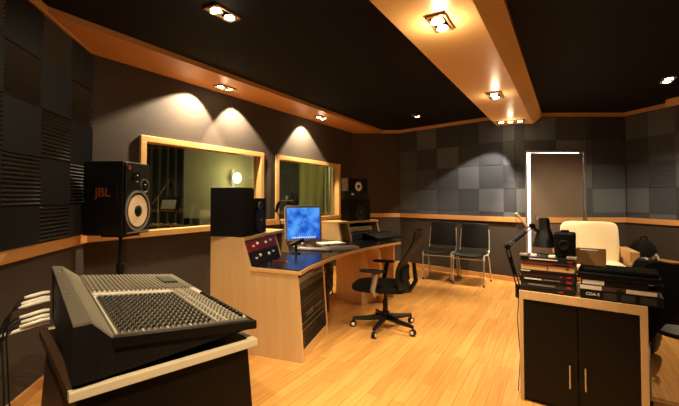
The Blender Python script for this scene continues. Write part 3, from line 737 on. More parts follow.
units = [(.088, 'vents', M_black, 'patch_bay', 'black blank-looking rack unit with vent lines, lowest in the desk pedestal'),
         (.044, 'lines', M_black, 'rack_amplifier', 'thin black rack unit with bright top edge, second from the bottom in the pedestal'),
         (.044, 'lines', M_black, 'rack_amplifier', 'thin black rack unit with bright top edge, third from the bottom in the pedestal'),
         (.088, 'display', M_black, 'rack_processor', 'tall black rack unit with a small display in the middle of the pedestal'),
         (.088, 'patch', M_black, 'patch_bay', 'black patch bay with two rows of sockets in the upper pedestal'),
         (.066, 'lines', M_black, 'rack_amplifier', 'black rack unit with a bright top edge under the patch rows in the upper pedestal'),
         (.044, 'lines', mat('rack_grey', (80, 72, 62), .4, metal=.4), 'rack_preamp', 'grey rack unit with small black knobs, second from the top of the pedestal'),
         (.044, 'lines', M_alu, 'rack_recorder', 'bright silver rack unit at the very top of the pedestal')]
units[5] = units[5][:4] + ('black rack unit with a bright top edge above the patch bay in the pedestal',)
h_ = .092
for (hu, st, m, nm, lb) in units:
    hu *= (Lf - .12) / .506
    M = frame(dk(0, PT + .004, 0) + wl_ * h_ + uD * .006, vD, z=wl_)
    rack_unit(M, wface - .008, hu, .3, nm, lb, m, st, 'rack units in the desk pedestal'); h_ += hu
wl2 = unit(dk(s2, 0, ztur) - dk(s1, 0, zdk)); L2_ = (dk(s2, 0, ztur) - dk(s1, 0, zdk)).length - .035
M = frame(dk(s1, PT + .003, zdk + .006) + uD * .008, vD, z=wl2); wT = kdv - PT - .006
rack_unit(M, wT, L2_ * .48, .2, 'rack_preamp', 'black rack unit with knobs below the red one in the left desk turret', M_black, 'knobs', 'rack units in the left desk turret')
M2 = frame(dk(s1, PT + .003, zdk + .006) + uD * .008 + wl2 * L2_ * .49, vD, z=wl2)
rack_unit(M2, wT, L2_ * .48, .2, 'rack_compressor', 'red rack unit with silver knobs in the left desk turret', M_red, 'knobs', 'rack units in the left desk turret')
wR = unit(rt(leanR, 0, .972) - rt(0, 0, zdk)); LRl = .23
M = frame(rt(0, tdiv + PT + .004, zdk + .007) + ru * .012, rv, z=wR)
rack_unit(M, LR - tdiv - 2 * PT - .008, .10, .25, 'rack_converter', 'black rack unit at the bottom of the right desk turret', M_black, 'lines', 'units in the right desk turret')
M = frame(rt(0, tdiv + PT + .03, zdk + .115) + ru * .09, rv, z=Z)
bx = rack_unit(M, LR - tdiv - 2 * PT - .10, .065, .2, 'silver_receiver', 'silver unit lying on the black one in the right desk turret', mat('silver_face', (175, 170, 160), .35, metal=.5), 'vents', 'units in the right desk turret')

# speakers on the turrets
def monitor_box(M, W_, D_, H_, label, cone, group, wr=.34, tw=True, grille=False):
    r = thing('studio_monitor', label, 'speaker', M @ V((W_ / 2, D_ / 2, 0)), 0, group)
    b = MB(M); b.box((W_ / 2, D_ / 2, H_ / 2), (W_, D_, H_)); b.build('cabinet', M_matte, r, bevel=.006)
    M3 = M @ Matrix.Translation((0, -.001, 0))
    if grille:
        b = MB(M); b.box((W_ / 2, -.006, H_ / 2), (W_ * .92, .012, H_ * .94)); b.build('grille', M_cloth, r, bevel=.003)
    else:
        driver((W_ * .5, -.001, H_ * .36), W_ * wr, cone, M, r, 'woofer')
        if tw: driver((W_ * .5, -.001, H_ * .8), W_ * .11, M_black, M, r, 'tweeter', M_alu)
    return r
k1 = along(dk(s2, 0), vD, 254, 210); k2 = along(dk(s2, 0), vD, 268, 215)
f0 = dk(s2 + .008, .012, ztur + .008)
h1 = zat(dk(s2, .1), 188.5) - ztur; h2 = zat(dk(s2, (k1 + k2) / 2), 199) - ztur
monitor_box(frame(f0, vD, z=Z), k1 - .012, s3 - s2 - .02, h1, 'tall black speaker box on the near end of the desk before the larger window', M_black, 'speakers on the desk turrets', grille=True)
monitor_box(frame(dk(s2 + .02, k1 + .015, ztur + .008), vD, z=Z), k2 - k1 - .015, .22, h2, 'smaller black speaker right behind the tall one on the left desk turret', M_black, 'speakers on the desk turrets')
# right turret
a0 = along(rt(leanR, 0), rv, 349, 210); a1 = along(rt(leanR, 0), rv, 371, 210)
zA = 1.0; hA = zat(rt(leanR, (a0 + a1) / 2), 199) - 1.0
monitor_box(frame(rt(leanR + .01, a0, 1.0), rv, z=Z), a1 - a0, .16, hA, 'wide black speaker box lying lowest on the right desk turret', M_black, 'speakers on the desk turrets', wr=.22, tw=False)
b0 = along(rt(leanR, 0), rv, 352, 195); b1_ = along(rt(leanR, 0), rv, 369.5, 195); hB = zat(rt(leanR, (a0 + a1) / 2), 191) - 1.0 - hA
r = thing('amplifier', 'flat black amplifier between the two speakers stacked on the right desk turret', 'amplifier', rt(leanR + .12, (b0 + b1_) / 2, 1.0 + hA), 0)
Mx = frame(rt(leanR + .02, b0, 1.0 + hA), rv, z=Z); wX = b1_ - b0
b = MB(Mx); b.box((wX / 2, .08, hB / 2 + .001), (wX, .14, hB - .002)); b.build('casing', M_black, r, bevel=.004)
b = MB(Mx); b.box((.03, -.003, hB * .6), (.04, .006, .03)); b.build('display', M_white, r)
c0 = along(rt(leanR, 0), rv, 350, 185); c1 = along(rt(leanR, 0), rv, 369, 185); hC = zat(rt(leanR, (a0 + a1) / 2), 178.5) - 1.0 - hA - hB
r = monitor_box(frame(rt(leanR + .03, c0, 1.0 + hA + hB), rv, z=Z), c1 - c0, .12, hC, 'small black speaker with a pale tweeter, topmost on the right desk turret', M_white, 'speakers on the desk turrets', wr=.2, tw=False)
b = MB(frame(rt(leanR + .03, c0, 1.0 + hA + hB), rv, z=Z)); b.box((-.012, .06, hC / 2), (.02, .12, hC * .98)); b.build('side_panel', M_alu, r, bevel=.003)
# ================================================================ THINGS ON THE DESK
zt_ = zdk + .004
# computer screen
mc = G(304.5, 243, zt_); kY = 4.55
mc = flat(P(304, 240, 4.55), zt_)
fac = unit(V((.34, -.94, 0))); sx = V((-fac.y, fac.x, 0))
if sx.x < 0: sx = -sx
Mm = frame(mc + Z * .0, sx, z=Z)            # local x right, y away, z up
r = thing('computer_monitor', 'aluminium framed computer screen showing a blue desktop between the desk turrets', 'computer monitor', mc, 0)
kL = (36.5 * 4.55 / F) / sx.x * .97; hM = 35.5 * 4.55 / F; zM = .075
tl = Matrix.Rotation(math.radians(-6), 4, 'X'); Mt = Mm @ Matrix.Translation((0, 0, zM)) @ tl
def rr(w_, h_, rad, n=5):
    pts = []
    for cx_, cz_, a0_ in ((w_ / 2 - rad, h_ - rad, 0), (-w_ / 2 + rad, h_ - rad, 90), (-w_ / 2 + rad, rad, 180), (w_ / 2 - rad, rad, 270)):
        for i in range(n + 1): a_ = math.radians(a0_ + 90 * i / n); pts.append((cx_ + rad * math.cos(a_), 0, cz_ + rad * math.sin(a_)))
    return pts
b = MB(Mt); b.prism(rr(kL, hM, .03), (0, .035, 0)); b.build('screen_frame', mat('screen_bezel', (190, 180, 166), .35, metal=.2), r, bevel=.004)
m = bpy.data.materials.new('blue_screen'); m.use_nodes = True; nt = m.node_tree; bs = nt.nodes['Principled BSDF']
tc = nt.nodes.new('ShaderNodeTexCoord'); nz = nt.nodes.new('ShaderNodeTexNoise'); nz.inputs['Scale'].default_value = 7; nz.inputs['Detail'].default_value = 3
vo = nt.nodes.new('ShaderNodeTexVoronoi'); vo.inputs['Scale'].default_value = 34
cr = nt.nodes.new('ShaderNodeValToRGB'); e = cr.color_ramp.elements; e[0].position = .35; e[0].color = lin((16, 66, 176)); e[1].position = .68; e[1].color = lin((84, 160, 240))
c2 = nt.nodes.new('ShaderNodeValToRGB'); e = c2.color_ramp.elements; e[0].position = .05; e[0].color = (1, 1, 1, 1); e[1].position = .22; e[1].color = (0, 0, 0, 1)
mx = nt.nodes.new('ShaderNodeMixRGB'); mx.inputs[2].default_value = lin((225, 240, 255))
nt.links.new(tc.outputs['Object'], nz.inputs[0]); nt.links.new(tc.outputs['Object'], vo.inputs['Vector']); nt.links.new(nz.outputs[0], cr.inputs[0]); nt.links.new(vo.outputs['Distance'], c2.inputs[0])
mu = nt.nodes.new('ShaderNodeMath'); mu.operation = 'MULTIPLY'; mu.inputs[1].default_value = .35; nt.links.new(c2.outputs[0], mu.inputs[0]); nt.links.new(mu.outputs[0], mx.inputs[0])
nt.links.new(cr.outputs[0], mx.inputs[1]); nt.links.new(mx.outputs[0], bs.inputs['Emission Color']); bs.inputs['Emission Strength'].default_value = 1.25; bs.inputs['Base Color'].default_value = (.01, .01, .02, 1); bs.inputs['Roughness'].default_value = .2
b = MB(Mt); b.box((0, -.001, hM / 2), (kL - .05, .004, hM - .055)); scr = b.build('screen', m, r)
b = MB(Mt)
for i in range(11): b.box((-kL * .30 + i * kL * .06, -.0035, .045), (kL * .035, .002, .014))
b.build('icons', mat('icon_glow', (225, 238, 250), .5, emit=.9), scr)
b = MB(Mm); b.tube([(0, .03, .16), (0, .08, .06), (0, .02, .012)], [.02, .02, .025]); b.box((0, .03, .005), (.22, .18, .01)); b.build('stand', M_alu, r, bevel=.002)
rot = lambda a: frame((0, 0, 0), V((math.cos(a), math.sin(a), 0)), z=Z)
def boxy(px, py, z, w_, d_, h_, a, name, label, cat, m, bevel=.003, group=None, Y=None):
    p = G(px, py, z); R = rot(a).to_3x3()
    b = MB(); b.box(p + Z * (h_ / 2), (w_, d_, h_), R); return b.build(name, m, label=label, cat=cat, bevel=bevel, group=group), p, R
# keyboard
p = G(314, 250, zt_); r = thing('keyboard', 'light grey computer keyboard in front of the screen', 'keyboard', p, 0)
Mk = Matrix.Translation(p) @ rot(-.35); b = MB(Mk); b.box((0, 0, .008), (.42, .14, .014)); b.build('case', M_alu, r, bevel=.004)
kp = [Mk @ V((-.195 + .026 * i, -.05 + .025 * j, .015)) for i in range(16) for j in range(5)]
many('key', kp, lambda b, p: b.box(p + Z * .003, (.021, .021, .007), rot(-.35).to_3x3()), M_white, r)
boxy(331, 243.5, zt_, .32, .22, .012, .5, 'paper_pile', 'white sheets of paper lying before the right desk turret', 'papers', M_paper, .001)
boxy(341, 249, zt_, .40, .15, .03, .45, 'notebook', 'closed pale notebook lying at the front edge of the desk', 'notebook', mat('notebook_grey', (196, 186, 170), .6), .003)
# mouse, red pen
p = G(297, 249, zt_); b = MB(); b.ball(p + Z * .015, (.03, .05, .017), n=14); b.build('mouse', M_black, label='black computer mouse beside the small microphone base on the desk', cat='mouse', smooth=True)
p = G(281, 261.5, zt_); r = thing('pen', 'thin red pen with pale tip lying on the black desktop', 'pen', p, 0)
b = MB(); b.cyl(p + V((-.07, 0, .006)), p + V((.05, -.02, .006)), .005); b.build('barrel', M_redp, r); b = MB(); b.cyl(p + V((.05, -.02, .006)), p + V((.075, -.024, .006)), .005, .001); b.build('pen_tip', M_white, r)
# talkback microphone / small desk microphone
p = G(296, 253.5, zt_); r = thing('desk_microphone', 'small black microphone on a short stand left of the keyboard', 'microphone', p, 0)
b = MB(); b.lathe([(.055, 0), (.05, .012), (.015, .02), (0, .02)], p, Z); b.build('base', M_black, r, smooth=True)
t0 = p + Z * .11; b = MB(); b.tube([p + Z * .015, p + Z * .1, t0 + V((-.01, 0, .0))], [.012, .012, .016]); b.build('stem', M_black, r, smooth=True)
b = MB(); b.tube([t0 + V((-.07, -.01, -.02)), t0 + V((0, 0, .005)), t0 + V((.06, .0, .03)), t0 + V((.085, 0, .04))], [.012, .02, .024, .014]); b.build('capsule', M_black, r, smooth=True)
# gooseneck mic behind left turret
p = G(287, 247, zt_); p = flat(P(282, 240, 4.3), zt_); top_ = P(276, 208, 4.3)
r = thing('gooseneck_lamp', 'thin black gooseneck with a small head beside the left desk turret', 'gooseneck', p, 0)
b = MB(); b.lathe([(.04, 0), (.035, .012), (0, .014)], p, Z); b.build('base', M_black, r)
b = MB(); b.tube([p + Z * .01, p + Z * .2, (p + top_) / 2 + Z * .16, top_ + V((0, 0, -.03))], .006, 8); b.build('neck', M_black, r, smooth=True)
b = MB(); b.tube([top_ + V((0, 0, -.05)), top_ + V((.02, 0, .03)), top_ + V((.04, 0, .07))], [.014, .02, .016]); b.build('head', M_black, r, smooth=True)
# controller / keyboard-like black device on the right
p = G(383, 238.5, zt_); r = thing('midi_controller', 'low black controller lying at the right end of the desk', 'controller', p, 0)
Mk = Matrix.Translation(p) @ rot(math.atan2(rv.y, rv.x)); b = MB(Mk)
b.prism([(-.27, -.14, 0), (-.27, .16, 0), (-.27, .16, .095), (-.27, -.14, .035)], (.54, 0, 0)); b.build('case', M_black, r, bevel=.006)
for i in range(8):
    b = MB(Mk); b.lathe([(.012, 0), (.01, .014), (0, .014)], (-.21 + .06 * i, .08, .079), (0, -.2, 1), 12); b.build('knob', M_matte, r)
b = MB(Mk); b.box((.17, -.03, .0605), (.09, .02, .003), Matrix.Rotation(math.radians(11.3), 3, 'X')); b.build('display', M_alu, r)
# cables under the desk
b = MB()
c0_ = P(327, 279, 4.45); 
for i in range(34):
    pts = [c0_ + V((random.uniform(-.09, .07), random.uniform(-.06, .1), random.uniform(-.2, .2))) for _ in range(6)]
    sm = []
    for k in range(5):
        for t in (0, .34, .67):
            a_ = pts[max(k - 1, 0)]; b_, c_ = pts[k], pts[k + 1]; d_ = pts[min(k + 2, 5)]
            sm.append(.5 * ((2 * b_) + (c_ - a_) * t + (2 * a_ - 5 * b_ + 4 * c_ - d_) * t * t + (3 * b_ - a_ - 3 * c_ + d_) * t ** 3))
    b.tube(sm, .005, 5)
pts = [c0_ + V((0, 0, .2)), c0_ + V((.02, .02, .40))]; b.tube(pts, .02, 8); b.tube([c0_, flat(c0_, .01)], .03, 8)
b.build('cable_tangle', mat('cable_mix', (70, 62, 56), .45, var=.9, scale=14), label='dark tangle of cables hanging under the desk between its pedestals', cat='cables', kind='stuff')

# ================================================================ OFFICE CHAIR
ch = V((.47, 3.93, 0)); OA = math.radians(163)     # facing direction
r = thing('office_chair', 'black mesh office chair on castors at the desk', 'office chair', ch, OA)
M = WM[r]                                              # local +x = forward
legs = []
for i in range(5):
    a_ = math.radians(28 - 163 + 72 * i); e_ = V((math.cos(a_) * .33, math.sin(a_) * .33, .085)); legs.append(e_)
    b = MB(M); b.tube([(0, 0, .12), e_ * .5 + V((0, 0, .055)), e_], [.034, .026, .018], 8); b.build('base_arm', M_black, r, smooth=True)
    b = MB(M)
    for s_ in (-1, 1):
        o_ = V((-math.sin(a_), math.cos(a_), 0)); c = V((e_.x, e_.y, .031)) + o_ * (.0085 * s_); b.lathe([(.031, -.009), (.031, .009), (0, .009)] if 1 else [], c, o_, 18); b.lathe([(0, -.0091), (.031, -.009)], c, o_, 18)
    w_ = b.build('castor', M_black, r)
    o_ = V((-math.sin(a_), math.cos(a_), 0)); c = V((e_.x, e_.y, .031))
    for s_ in (-1, 1): b = MB(M); b.lathe([(.018, 0), (.014, .003), (0, .003)], c + o_ * (.018 * s_), o_ * s_, 14); b.build('hub_cap', M_white, w_)
    b = MB(M); b.cyl(V((e_.x, e_.y, .05)), V((e_.x, e_.y, .1)), .008); b.build('castor_stem', M_black, w_)
b = MB(M); b.lathe([(.045, 0), (.04, .08), (.026, .085), (.026, .2), (.016, .2), (.016, .30)], (0, 0, .09), Z); b.build('gas_lift', M_black, r, smooth=True)
b = MB(M); b.box((0, 0, .395), (.24, .2, .04)); b.build('tilt_mechanism', M_black, r, bevel=.01)
b = MB(M); b.ball((.04, 0, .43), (.29, .25, .042), n=28, e=3.6); b.build('seat', M_cloth, r, smooth=True)
def bk_(u, v):
    y = (u - .5) * 2; w_ = .25 * (1 - .35 * max(0, v - .45) ** 1.5 * 1.6); h_ = .46 + .54 * v
    x = -.235 - .05 * math.sin(v * 3.0) * 0 - .10 * v + .05 * math.sin(v * 5.2) + .06 * (y * y)
    return V((x, y * w_, h_))
b = MB(M); b.sheet(bk_, 14, 14, .014); b.build('backrest', M_mesh, r, smooth=True)
b = MB(M); edge = [bk_(0, v / 12) for v in range(13)] + [bk_(u / 8, 1) for u in range(1, 8)] + [bk_(1, 1 - v / 12) for v in range(13)] + [bk_(1 - u / 8, 0) for u in range(1, 8)]
b.tube(edge, .013, 8, closed=True); b.build('backrest_frame', M_black, r, smooth=True)
b = MB(M); b.tube([(-.08, 0, .39), (-.25, 0, .40), (-.31, 0, .5), (-.29, 0, .68)], [.03, .028, .024, .02]); b.build('back_support', M_black, r, smooth=True)
b = MB(M); b.sheet(lambda u, v: bk_(.1 + .8 * u, .1 + .22 * v) + V((-.03, 0, 0)), 10, 4, .02); b.build('lumbar_pad', M_cloth, r, smooth=True)
for s_ in (-1, 1):
    b = MB(M); b.tube([(.04, .17 * s_, .39), (.05, .29 * s_, .40), (.07, .305 * s_, .44), (.03, .30 * s_, .61)], [.02, .02, .026, .026], 10); b.build('arm_post', M_black if s_ < 0 else M_alu, r, smooth=True, label=None if s_ < 0 else 'grey arm post')
    b = MB(M); b.ball((.07, .30 * s_, .63), (.13, .045, .016), n=18, e=3); b.build('armrest', M_black, r, smooth=True)

# ================================================================ STACKING CHAIRS
def stacking(name, label, loc, rz, group):
    r = thing(name, label, 'chair', loc, rz, group); M = WM[r]         # local -y = forward, x = right
    W2 = .225
    b = MB(M); b.sheet(lambda u, v: V(((u - .5) * .43, -.22 + .42 * v, .435 + .022 * math.cos((u - .5) * 5) * 0 + .03 * (abs(u - .5) * 2) ** 3 - .03 * max(0, (.15 - v) / .15) ** 2 - .015 * v + .012)), 12, 12, .028)
    b.build('seat', M_leather, r, smooth=True)
    b = MB(M); b.sheet(lambda u, v: V(((u - .5) * (.43 - .03 * v), .215 + .07 * v - .035 * math.cos((u - .5) * math.pi), .52 + .385 * v)), 12, 10, .022)
    b.build('backrest', M_leather, r, smooth=True, bevel=.006)
    for s_ in (-1, 1):
        b = MB(M); x = s_ * W2
        b.tube([(x, -.235, .0), (x, -.225, .40), (x, -.215, .44), (x, -.19, .452), (x, .10, .44), (x, .17, .455), (x, .215, .52), (x * .97, .245, .72), (x * .94, .265, .82)], .0095, 10); b.build('side_frame', M_chrome, r, smooth=True)
        b = MB(M); b.tube([(x * 1.04, .06, .44), (x * 1.05, .16, .32), (x * 1.06, .26, 0)], .0095, 10); b.build('rear_leg', M_chrome, r, smooth=True)
        b = MB(M); b.cyl((x, -.235, 0), (x, -.2345, .03), .013); b.build('foot_cap', M_rubber, r); b = MB(M); b.cyl((x * 1.06, .26, 0), (x * 1.057, .256, .03), .013); b.build('foot_cap', M_rubber, r)
        b = MB(M); b.cyl((x, -.225, .385), (x, -.218, .43), .014); b.build('clamp', M_white, r)
    b = MB(M); b.tube([(-W2, -.222, .395), (W2, -.222, .395)], .008, 8); b.build('front_bar', M_chrome, r)
    b = MB(M); b.tube([(-W2, .1, .43), (W2, .1, .43)], .008, 8); b.build('rear_bar', M_chrome, r)
    return r
def place2(fl_, fr_, name, label, group):
    a_, c_ = flat(G(*fl_, 0)), flat(G(*fr_, 0)); d = unit(c_ - a_); mid = (a_ + c_) / 2; n_ = V((-d.y, d.x, 0))
    a0_ = math.atan2(d.y, d.x) + math.radians(11); return stacking(name, label, mid + V((-math.sin(a0_), math.cos(a0_), 0)) * .235, a0_, group)
place2((423.5, 278.5), (451, 282.5), 'stacking_chair', 'black padded chrome-legged chair against the back wall, left one of the pair', 'chairs along the back wall')
place2((454.3, 283.3), (483, 288), 'stacking_chair', 'black padded chrome-legged chair against the back wall, right one of the pair', 'chairs along the back wall')

# ================================================================ CABINET WITH BOOKS
ZC = .72
K0, K1 = G(519, 290, ZC), G(648, 307, ZC); kx = unit(flat(K1 - K0)); ky = V((-kx.y, kx.x, 0)); KW = (K1 - K0).length; KD = .46
if ky.y < 0: ky = -ky
Mc = frame(flat(K0), kx, z=Z)
print('cabinet', K0, K1, KW)
r = thing('cabinet', 'plywood cabinet with two dark doors and stacks of books on top', 'cabinet', flat(K0 + kx * KW / 2 + ky * KD / 2), 0)
tb = .055
b = MB(Mc); b.box((KW / 2, KD / 2, ZC - tb / 2), (KW, KD, tb)); b.build('top_board', M_ply, r, bevel=.002)
for x in (.0125, KW - .018):
    b = MB(Mc); wd2 = .025 if x < .1 else .036; b.box((x, KD / 2, (ZC - tb) / 2), (wd2, KD, ZC - tb)); b.build('side_panel', M_ply, r, bevel=.002)
b = MB(Mc); b.box((KW / 2, KD - .01, (ZC - tb) / 2), (KW - .05, .012, ZC - tb)); b.build('back_panel', M_dark, r)
b = MB(Mc); b.box((KW / 2, KD / 2, .03), (KW - .07, KD - .05, .05)); b.build('bottom_board', M_dark, r)
dw = (KW - .061) / 2; x0 = .025
for i in range(2):
    xa = x0 + i * dw + .0015
    b = MB(Mc); b.box((xa + dw / 2 - .001, .014, (ZC - tb) / 2 + .012), (dw - .004, .018, ZC - tb - .03)); dr_ = b.build('door', M_dark, r, bevel=.0015)
    hp = G(570.5 if i == 0 else 586, 375 if i == 0 else 378, 0)
    kk = along(flat(K0), kx, 570.5 if i == 0 else 586, 375); pz = zat(K0 + kx * kk, 364 if i == 0 else 367); pz0 = zat(K0 + kx * kk, 387 if i == 0 else 390)
    b = MB(Mc); b.tube([(kk, -.025, pz0), (kk, -.025, pz)], .006, 10); b.cyl((kk, -.025, pz0 + .012), (kk, .006, pz0 + .012), .004); b.cyl((kk, -.025, pz - .012), (kk, .006, pz - .012), .004)
    b.build('handle', M_silver, dr_, label='slim steel door handle', smooth=True)
# books
def book(M, x, z, w_, d_, h_, m, label, spine=None, y0=.0, group='books stacked on the cabinet', ang_=0, nm='book', cat='book'):
    Mb = M @ Matrix.Translation((x, y0, z)) @ Matrix.Rotation(ang_, 4, 'Z')
    r = thing(nm, label, cat, Mb @ V((w_ / 2, d_ / 2, 0)), 0, group)
    b = MB(Mb); b.box((w_ / 2, d_ / 2, .0015), (w_, d_, .003)); b.box((w_ / 2, d_ / 2, h_ - .0025), (w_, d_, .003)); b.box((w_ / 2, .002, h_ / 2), (w_, .004, h_ - .001)); b.build('cover', m, r)
    b = MB(Mb); b.box((w_ / 2, d_ / 2 + .002, h_ / 2), (w_ - .008, d_ - .008, h_ - .007)); b.build('pages', M_paper, r)
    if spine:
        for (a0_, a1_, z0_, z1_, ms) in spine:
            b = MB(Mb); b.box(((a0_ + a1_) / 2 * w_, -.0008, (z0_ + z1_) / 2 * h_), ((a1_ - a0_) * w_, .0016, (z1_ - z0_) * h_)); b.build('spine_print', ms, r)
    return r
kxm = lambda px, py=280: along(flat(K0), kx, px, py)
wL = kxm(577) - .005; z = ZC + .001
M_bkred = mat('book_maroon', (92, 34, 26), .5); M_bkcream = mat('book_cream', (206, 160, 104), .6); M_bkblk = mat('book_black', (22, 20, 20), .4); M_bkgrey = mat('book_charcoal', (48, 46, 44), .45)
R_, Wp, Gp = M_redp, M_white, mat('grey_print', (120, 112, 104), .5)
bks = [(.030, M_bkblk, 'thin black book with a red mark, lowest in the left stack on the cabinet', [(.72, .8, .3, .75, R_)]),
       (.036, M_bkgrey, 'charcoal book with grey lettering and red mark, second from bottom of the left stack', [(.15, .65, .35, .65, Gp), (.86, .94, .3, .75, R_)]),
       (.036, M_bkblk, 'black book with long white title and red mark, third from bottom of left stack', [(.1, .42, .45, .7, Wp), (.45, .75, .5, .66, Gp), (.86, .95, .3, .8, R_)]),
       (.030, mat('book_umber', (50, 28, 22), .5), 'dark brown book with a red mark above the white-titled one in the left stack', [(.74, .78, .3, .7, R_), (.86, .94, .3, .75, R_)]),
       (.016, M_bkblk, 'thin black book with short white print under the cream book', [(.02, .2, .3, .7, Wp)]),
       (.036, M_bkcream, 'thick cream book in the left stack on the cabinet', [(.5, .52, .1, .9, M_bkred), (.84, .9, .5, .8, M_bkred)]),
       (.022, M_bkred, 'maroon book lying on the cream one', [(.6, .9, .3, .7, M_bkblk)]),
       (.030, M_bkblk, 'black book with white lettering, topmost of the left stack', [(.18, .7, .5, .72, Wp), (.88, .97, .3, .7, R_)])]
tot = sum(k[0] for k in bks); want = zat(K0 + kx * wL * .3, 257.5) - ZC
print('book heights', tot, want)
for i, (h_, m, lb, sp_) in enumerate(bks):
    h_ *= want / tot; jx = (.0, .004, -.004, .006, .0, .008, .012, .004)[i]
    book(Mc, .004 + jx, z, wL - .012 - jx, .20 + .01 * (i % 3), h_ - .0005, m, lb, sp_, y0=.012 + .004 * (i % 2)); z += h_
zLt = z
xr0 = kxm(579) + .004; xr1 = kxm(664, 295); wR2 = xr1 - xr0
z = ZC + .001; totR = zat(K0 + kx * xr0, 267) - ZC; u_ = totR / .19
print('right stack', totR, wR2)
cdb = mat('case_black', (20, 18, 18), .35)
rb = book(Mc, xr0, z, wR2, .26, .055 * u_, cdb, 'wide black binder with pale lettering at the bottom of the right stack', [(.30, .46, .15, .85, M_bkgrey), (.52, .68, .15, .85, M_bkgrey), (.74, .92, .15, .85, M_bkgrey)], y0=.01, nm='binder', cat='binder')
text('CDA-5', .024 * u_, frame(Mc @ V((xr0 + .065, .0085, z + .03 * u_)), kx, z=-ky), 'lettering', M_white, rb)
z += .055 * u_
book(Mc, xr0 + .0, z, wR2 * .93, .25, .03 * u_, mat('binder_brown', (70, 50, 38), .5), 'brown magazine file with white bands at both ends in the right stack', [(.0, .3, .1, .9, Wp), (.62, 1.0, .1, .85, Wp), (.5, .58, .1, .6, M_bkblk)], y0=.012, nm='magazine_file', cat='magazine file'); z += .03 * u_
book(Mc, xr0 + .006, z, wR2 * .82, .25, .034 * u_, cdb, 'black folder with one white label at its left end in the right stack', [(.02, .36, .15, .85, Wp)], y0=.012, nm='folder', cat='folder'); z += .034 * u_
# keyboard-like slab on top
r = thing('audio_interface', 'long flat black device lying on the right stack', 'audio device', Mc @ V((xr0 + wR2 / 2, .13, z)), 0)
b = MB(Mc); b.box((xr0 + wR2 / 2 - .01, .13, z + .022 * u_), (wR2 + .01, .25, .036 * u_)); b.build('case', M_black, r, bevel=.004)
b = MB(Mc); b.box((xr0 + wR2 / 2 - .01, .14, z + .051 * u_), (wR2 * .98, .21, .022 * u_)); b.build('lid', M_matte, r, bevel=.006)
b = MB(Mc); b.box((xr0 + wR2 * .97, .02, z + .004), (.03, .02, .008)); b.box((xr0 + .03, .02, z + .004), (.03, .02, .008)); b.box((xr0 + wR2 * .97, .2, z + .004), (.03, .02, .008)); b.box((xr0 + .03, .2, z + .004), (.03, .02, .008)); b.build('foot', M_rubber, r)
zRt = z + .062 * u_
# cardboard box
ca = kxm(576, 260); 
c1_ = Mc @ V((kxm(578, 260) - .0 + .0, .12, zRt)); 
pb = flat(K0) + ky * .16; xa = along(pb, kx, 575.5, 260); xb = along(pb, kx, 606, 260); zt2 = zat(pb + kx * xa, 249.5)
r = thing('cardboard_box', 'small open cardboard box on the right stack before the armchair', 'box', pb + kx * (xa + xb) / 2 + Z * zRt, 0)
Mb = frame(flat(pb + kx * xa, zRt), kx, z=Z); bw, bh, bdp = xb - xa, max(.05, zt2 - zRt), .13
b = MB(Mb); th = .004
b.box((bw / 2, bdp / 2, th / 2), (bw, bdp, th))
for c_, d_ in (((bw / 2, th / 2, bh / 2), (bw, th, bh)), ((bw / 2, bdp - th / 2, bh / 2), (bw, th, bh)), ((th / 2, bdp / 2, bh / 2), (th, bdp - 2 * th, bh)), ((bw - th / 2, bdp / 2, bh / 2), (th, bdp - 2 * th, bh))): b.box(c_, d_)
b.build('carton', M_card, r)
b = MB(Mb); b.box((bw * .45, bdp * .5, bh * .75), (bw * .6, bdp * .6, bh * .4)); b.build('contents', M_paper, r)
# camera and headset clutter on the left stack
def P2(px, py, dy=.08): 
    pb_ = flat(K0) + ky * dy; pt = pb_ + kx * along(pb_, kx, px, py); return V((pt.x, pt.y, zat(pt, py)))
c_ = P2(565, 245, .12); w1 = (P2(576, 245, .12) - P2(555, 245, .12)).length
r = thing('camera', 'black camera with a dark lens on top of the left book stack', 'camera', flat(c_, zLt), 0)
hh = P2(565, 232, .12).z - zLt - .001
b = MB(); b.box(flat(c_, zLt + .001 + hh / 2), (w1, .09, hh), frame((0, 0, 0), kx, z=Z).to_3x3()); b.build('body', M_black, r, bevel=.012)
b = MB(); b.box(flat(c_, zLt + hh + .006), (w1 * .4, .05, .016), frame((0, 0, 0), kx, z=Z).to_3x3()); b.build('viewfinder', M_black, r, bevel=.004)
b = MB(); cl_ = flat(c_, zLt + .001 + hh * .5) - ky * .043; b.lathe([(.034, 0), (.034, .03), (.028, .035), (.026, .03), (0, .028)], cl_, -ky, 20); b.build('lens', M_matte, r, smooth=True)
# small bright gadgets lying on the stack
for i, (px, w_, d_, lb) in enumerate(((524, .05, .04, 'small silver gadget at the left end of the book stack'), (534, .035, .03, 'small white adapter on the book stack below the lamp head'), (552, .04, .03, 'small white gadget under the lamp head on the book stack'), (572, .06, .05, 'grey wallet-like pouch at the right end of the book stack'))):
    c_ = P2(px, 254, .03 if i != 3 else .035); b = MB(); b.box(flat(c_, zLt + .0095), (w_, d_, .018), frame((0, 0, 0), kx, z=Z).to_3x3()); b.build('gadget' if i != 3 else 'pouch', M_white if i in (1, 2) else M_alu, label=lb, cat='gadget' if i != 3 else 'pouch', bevel=.005)
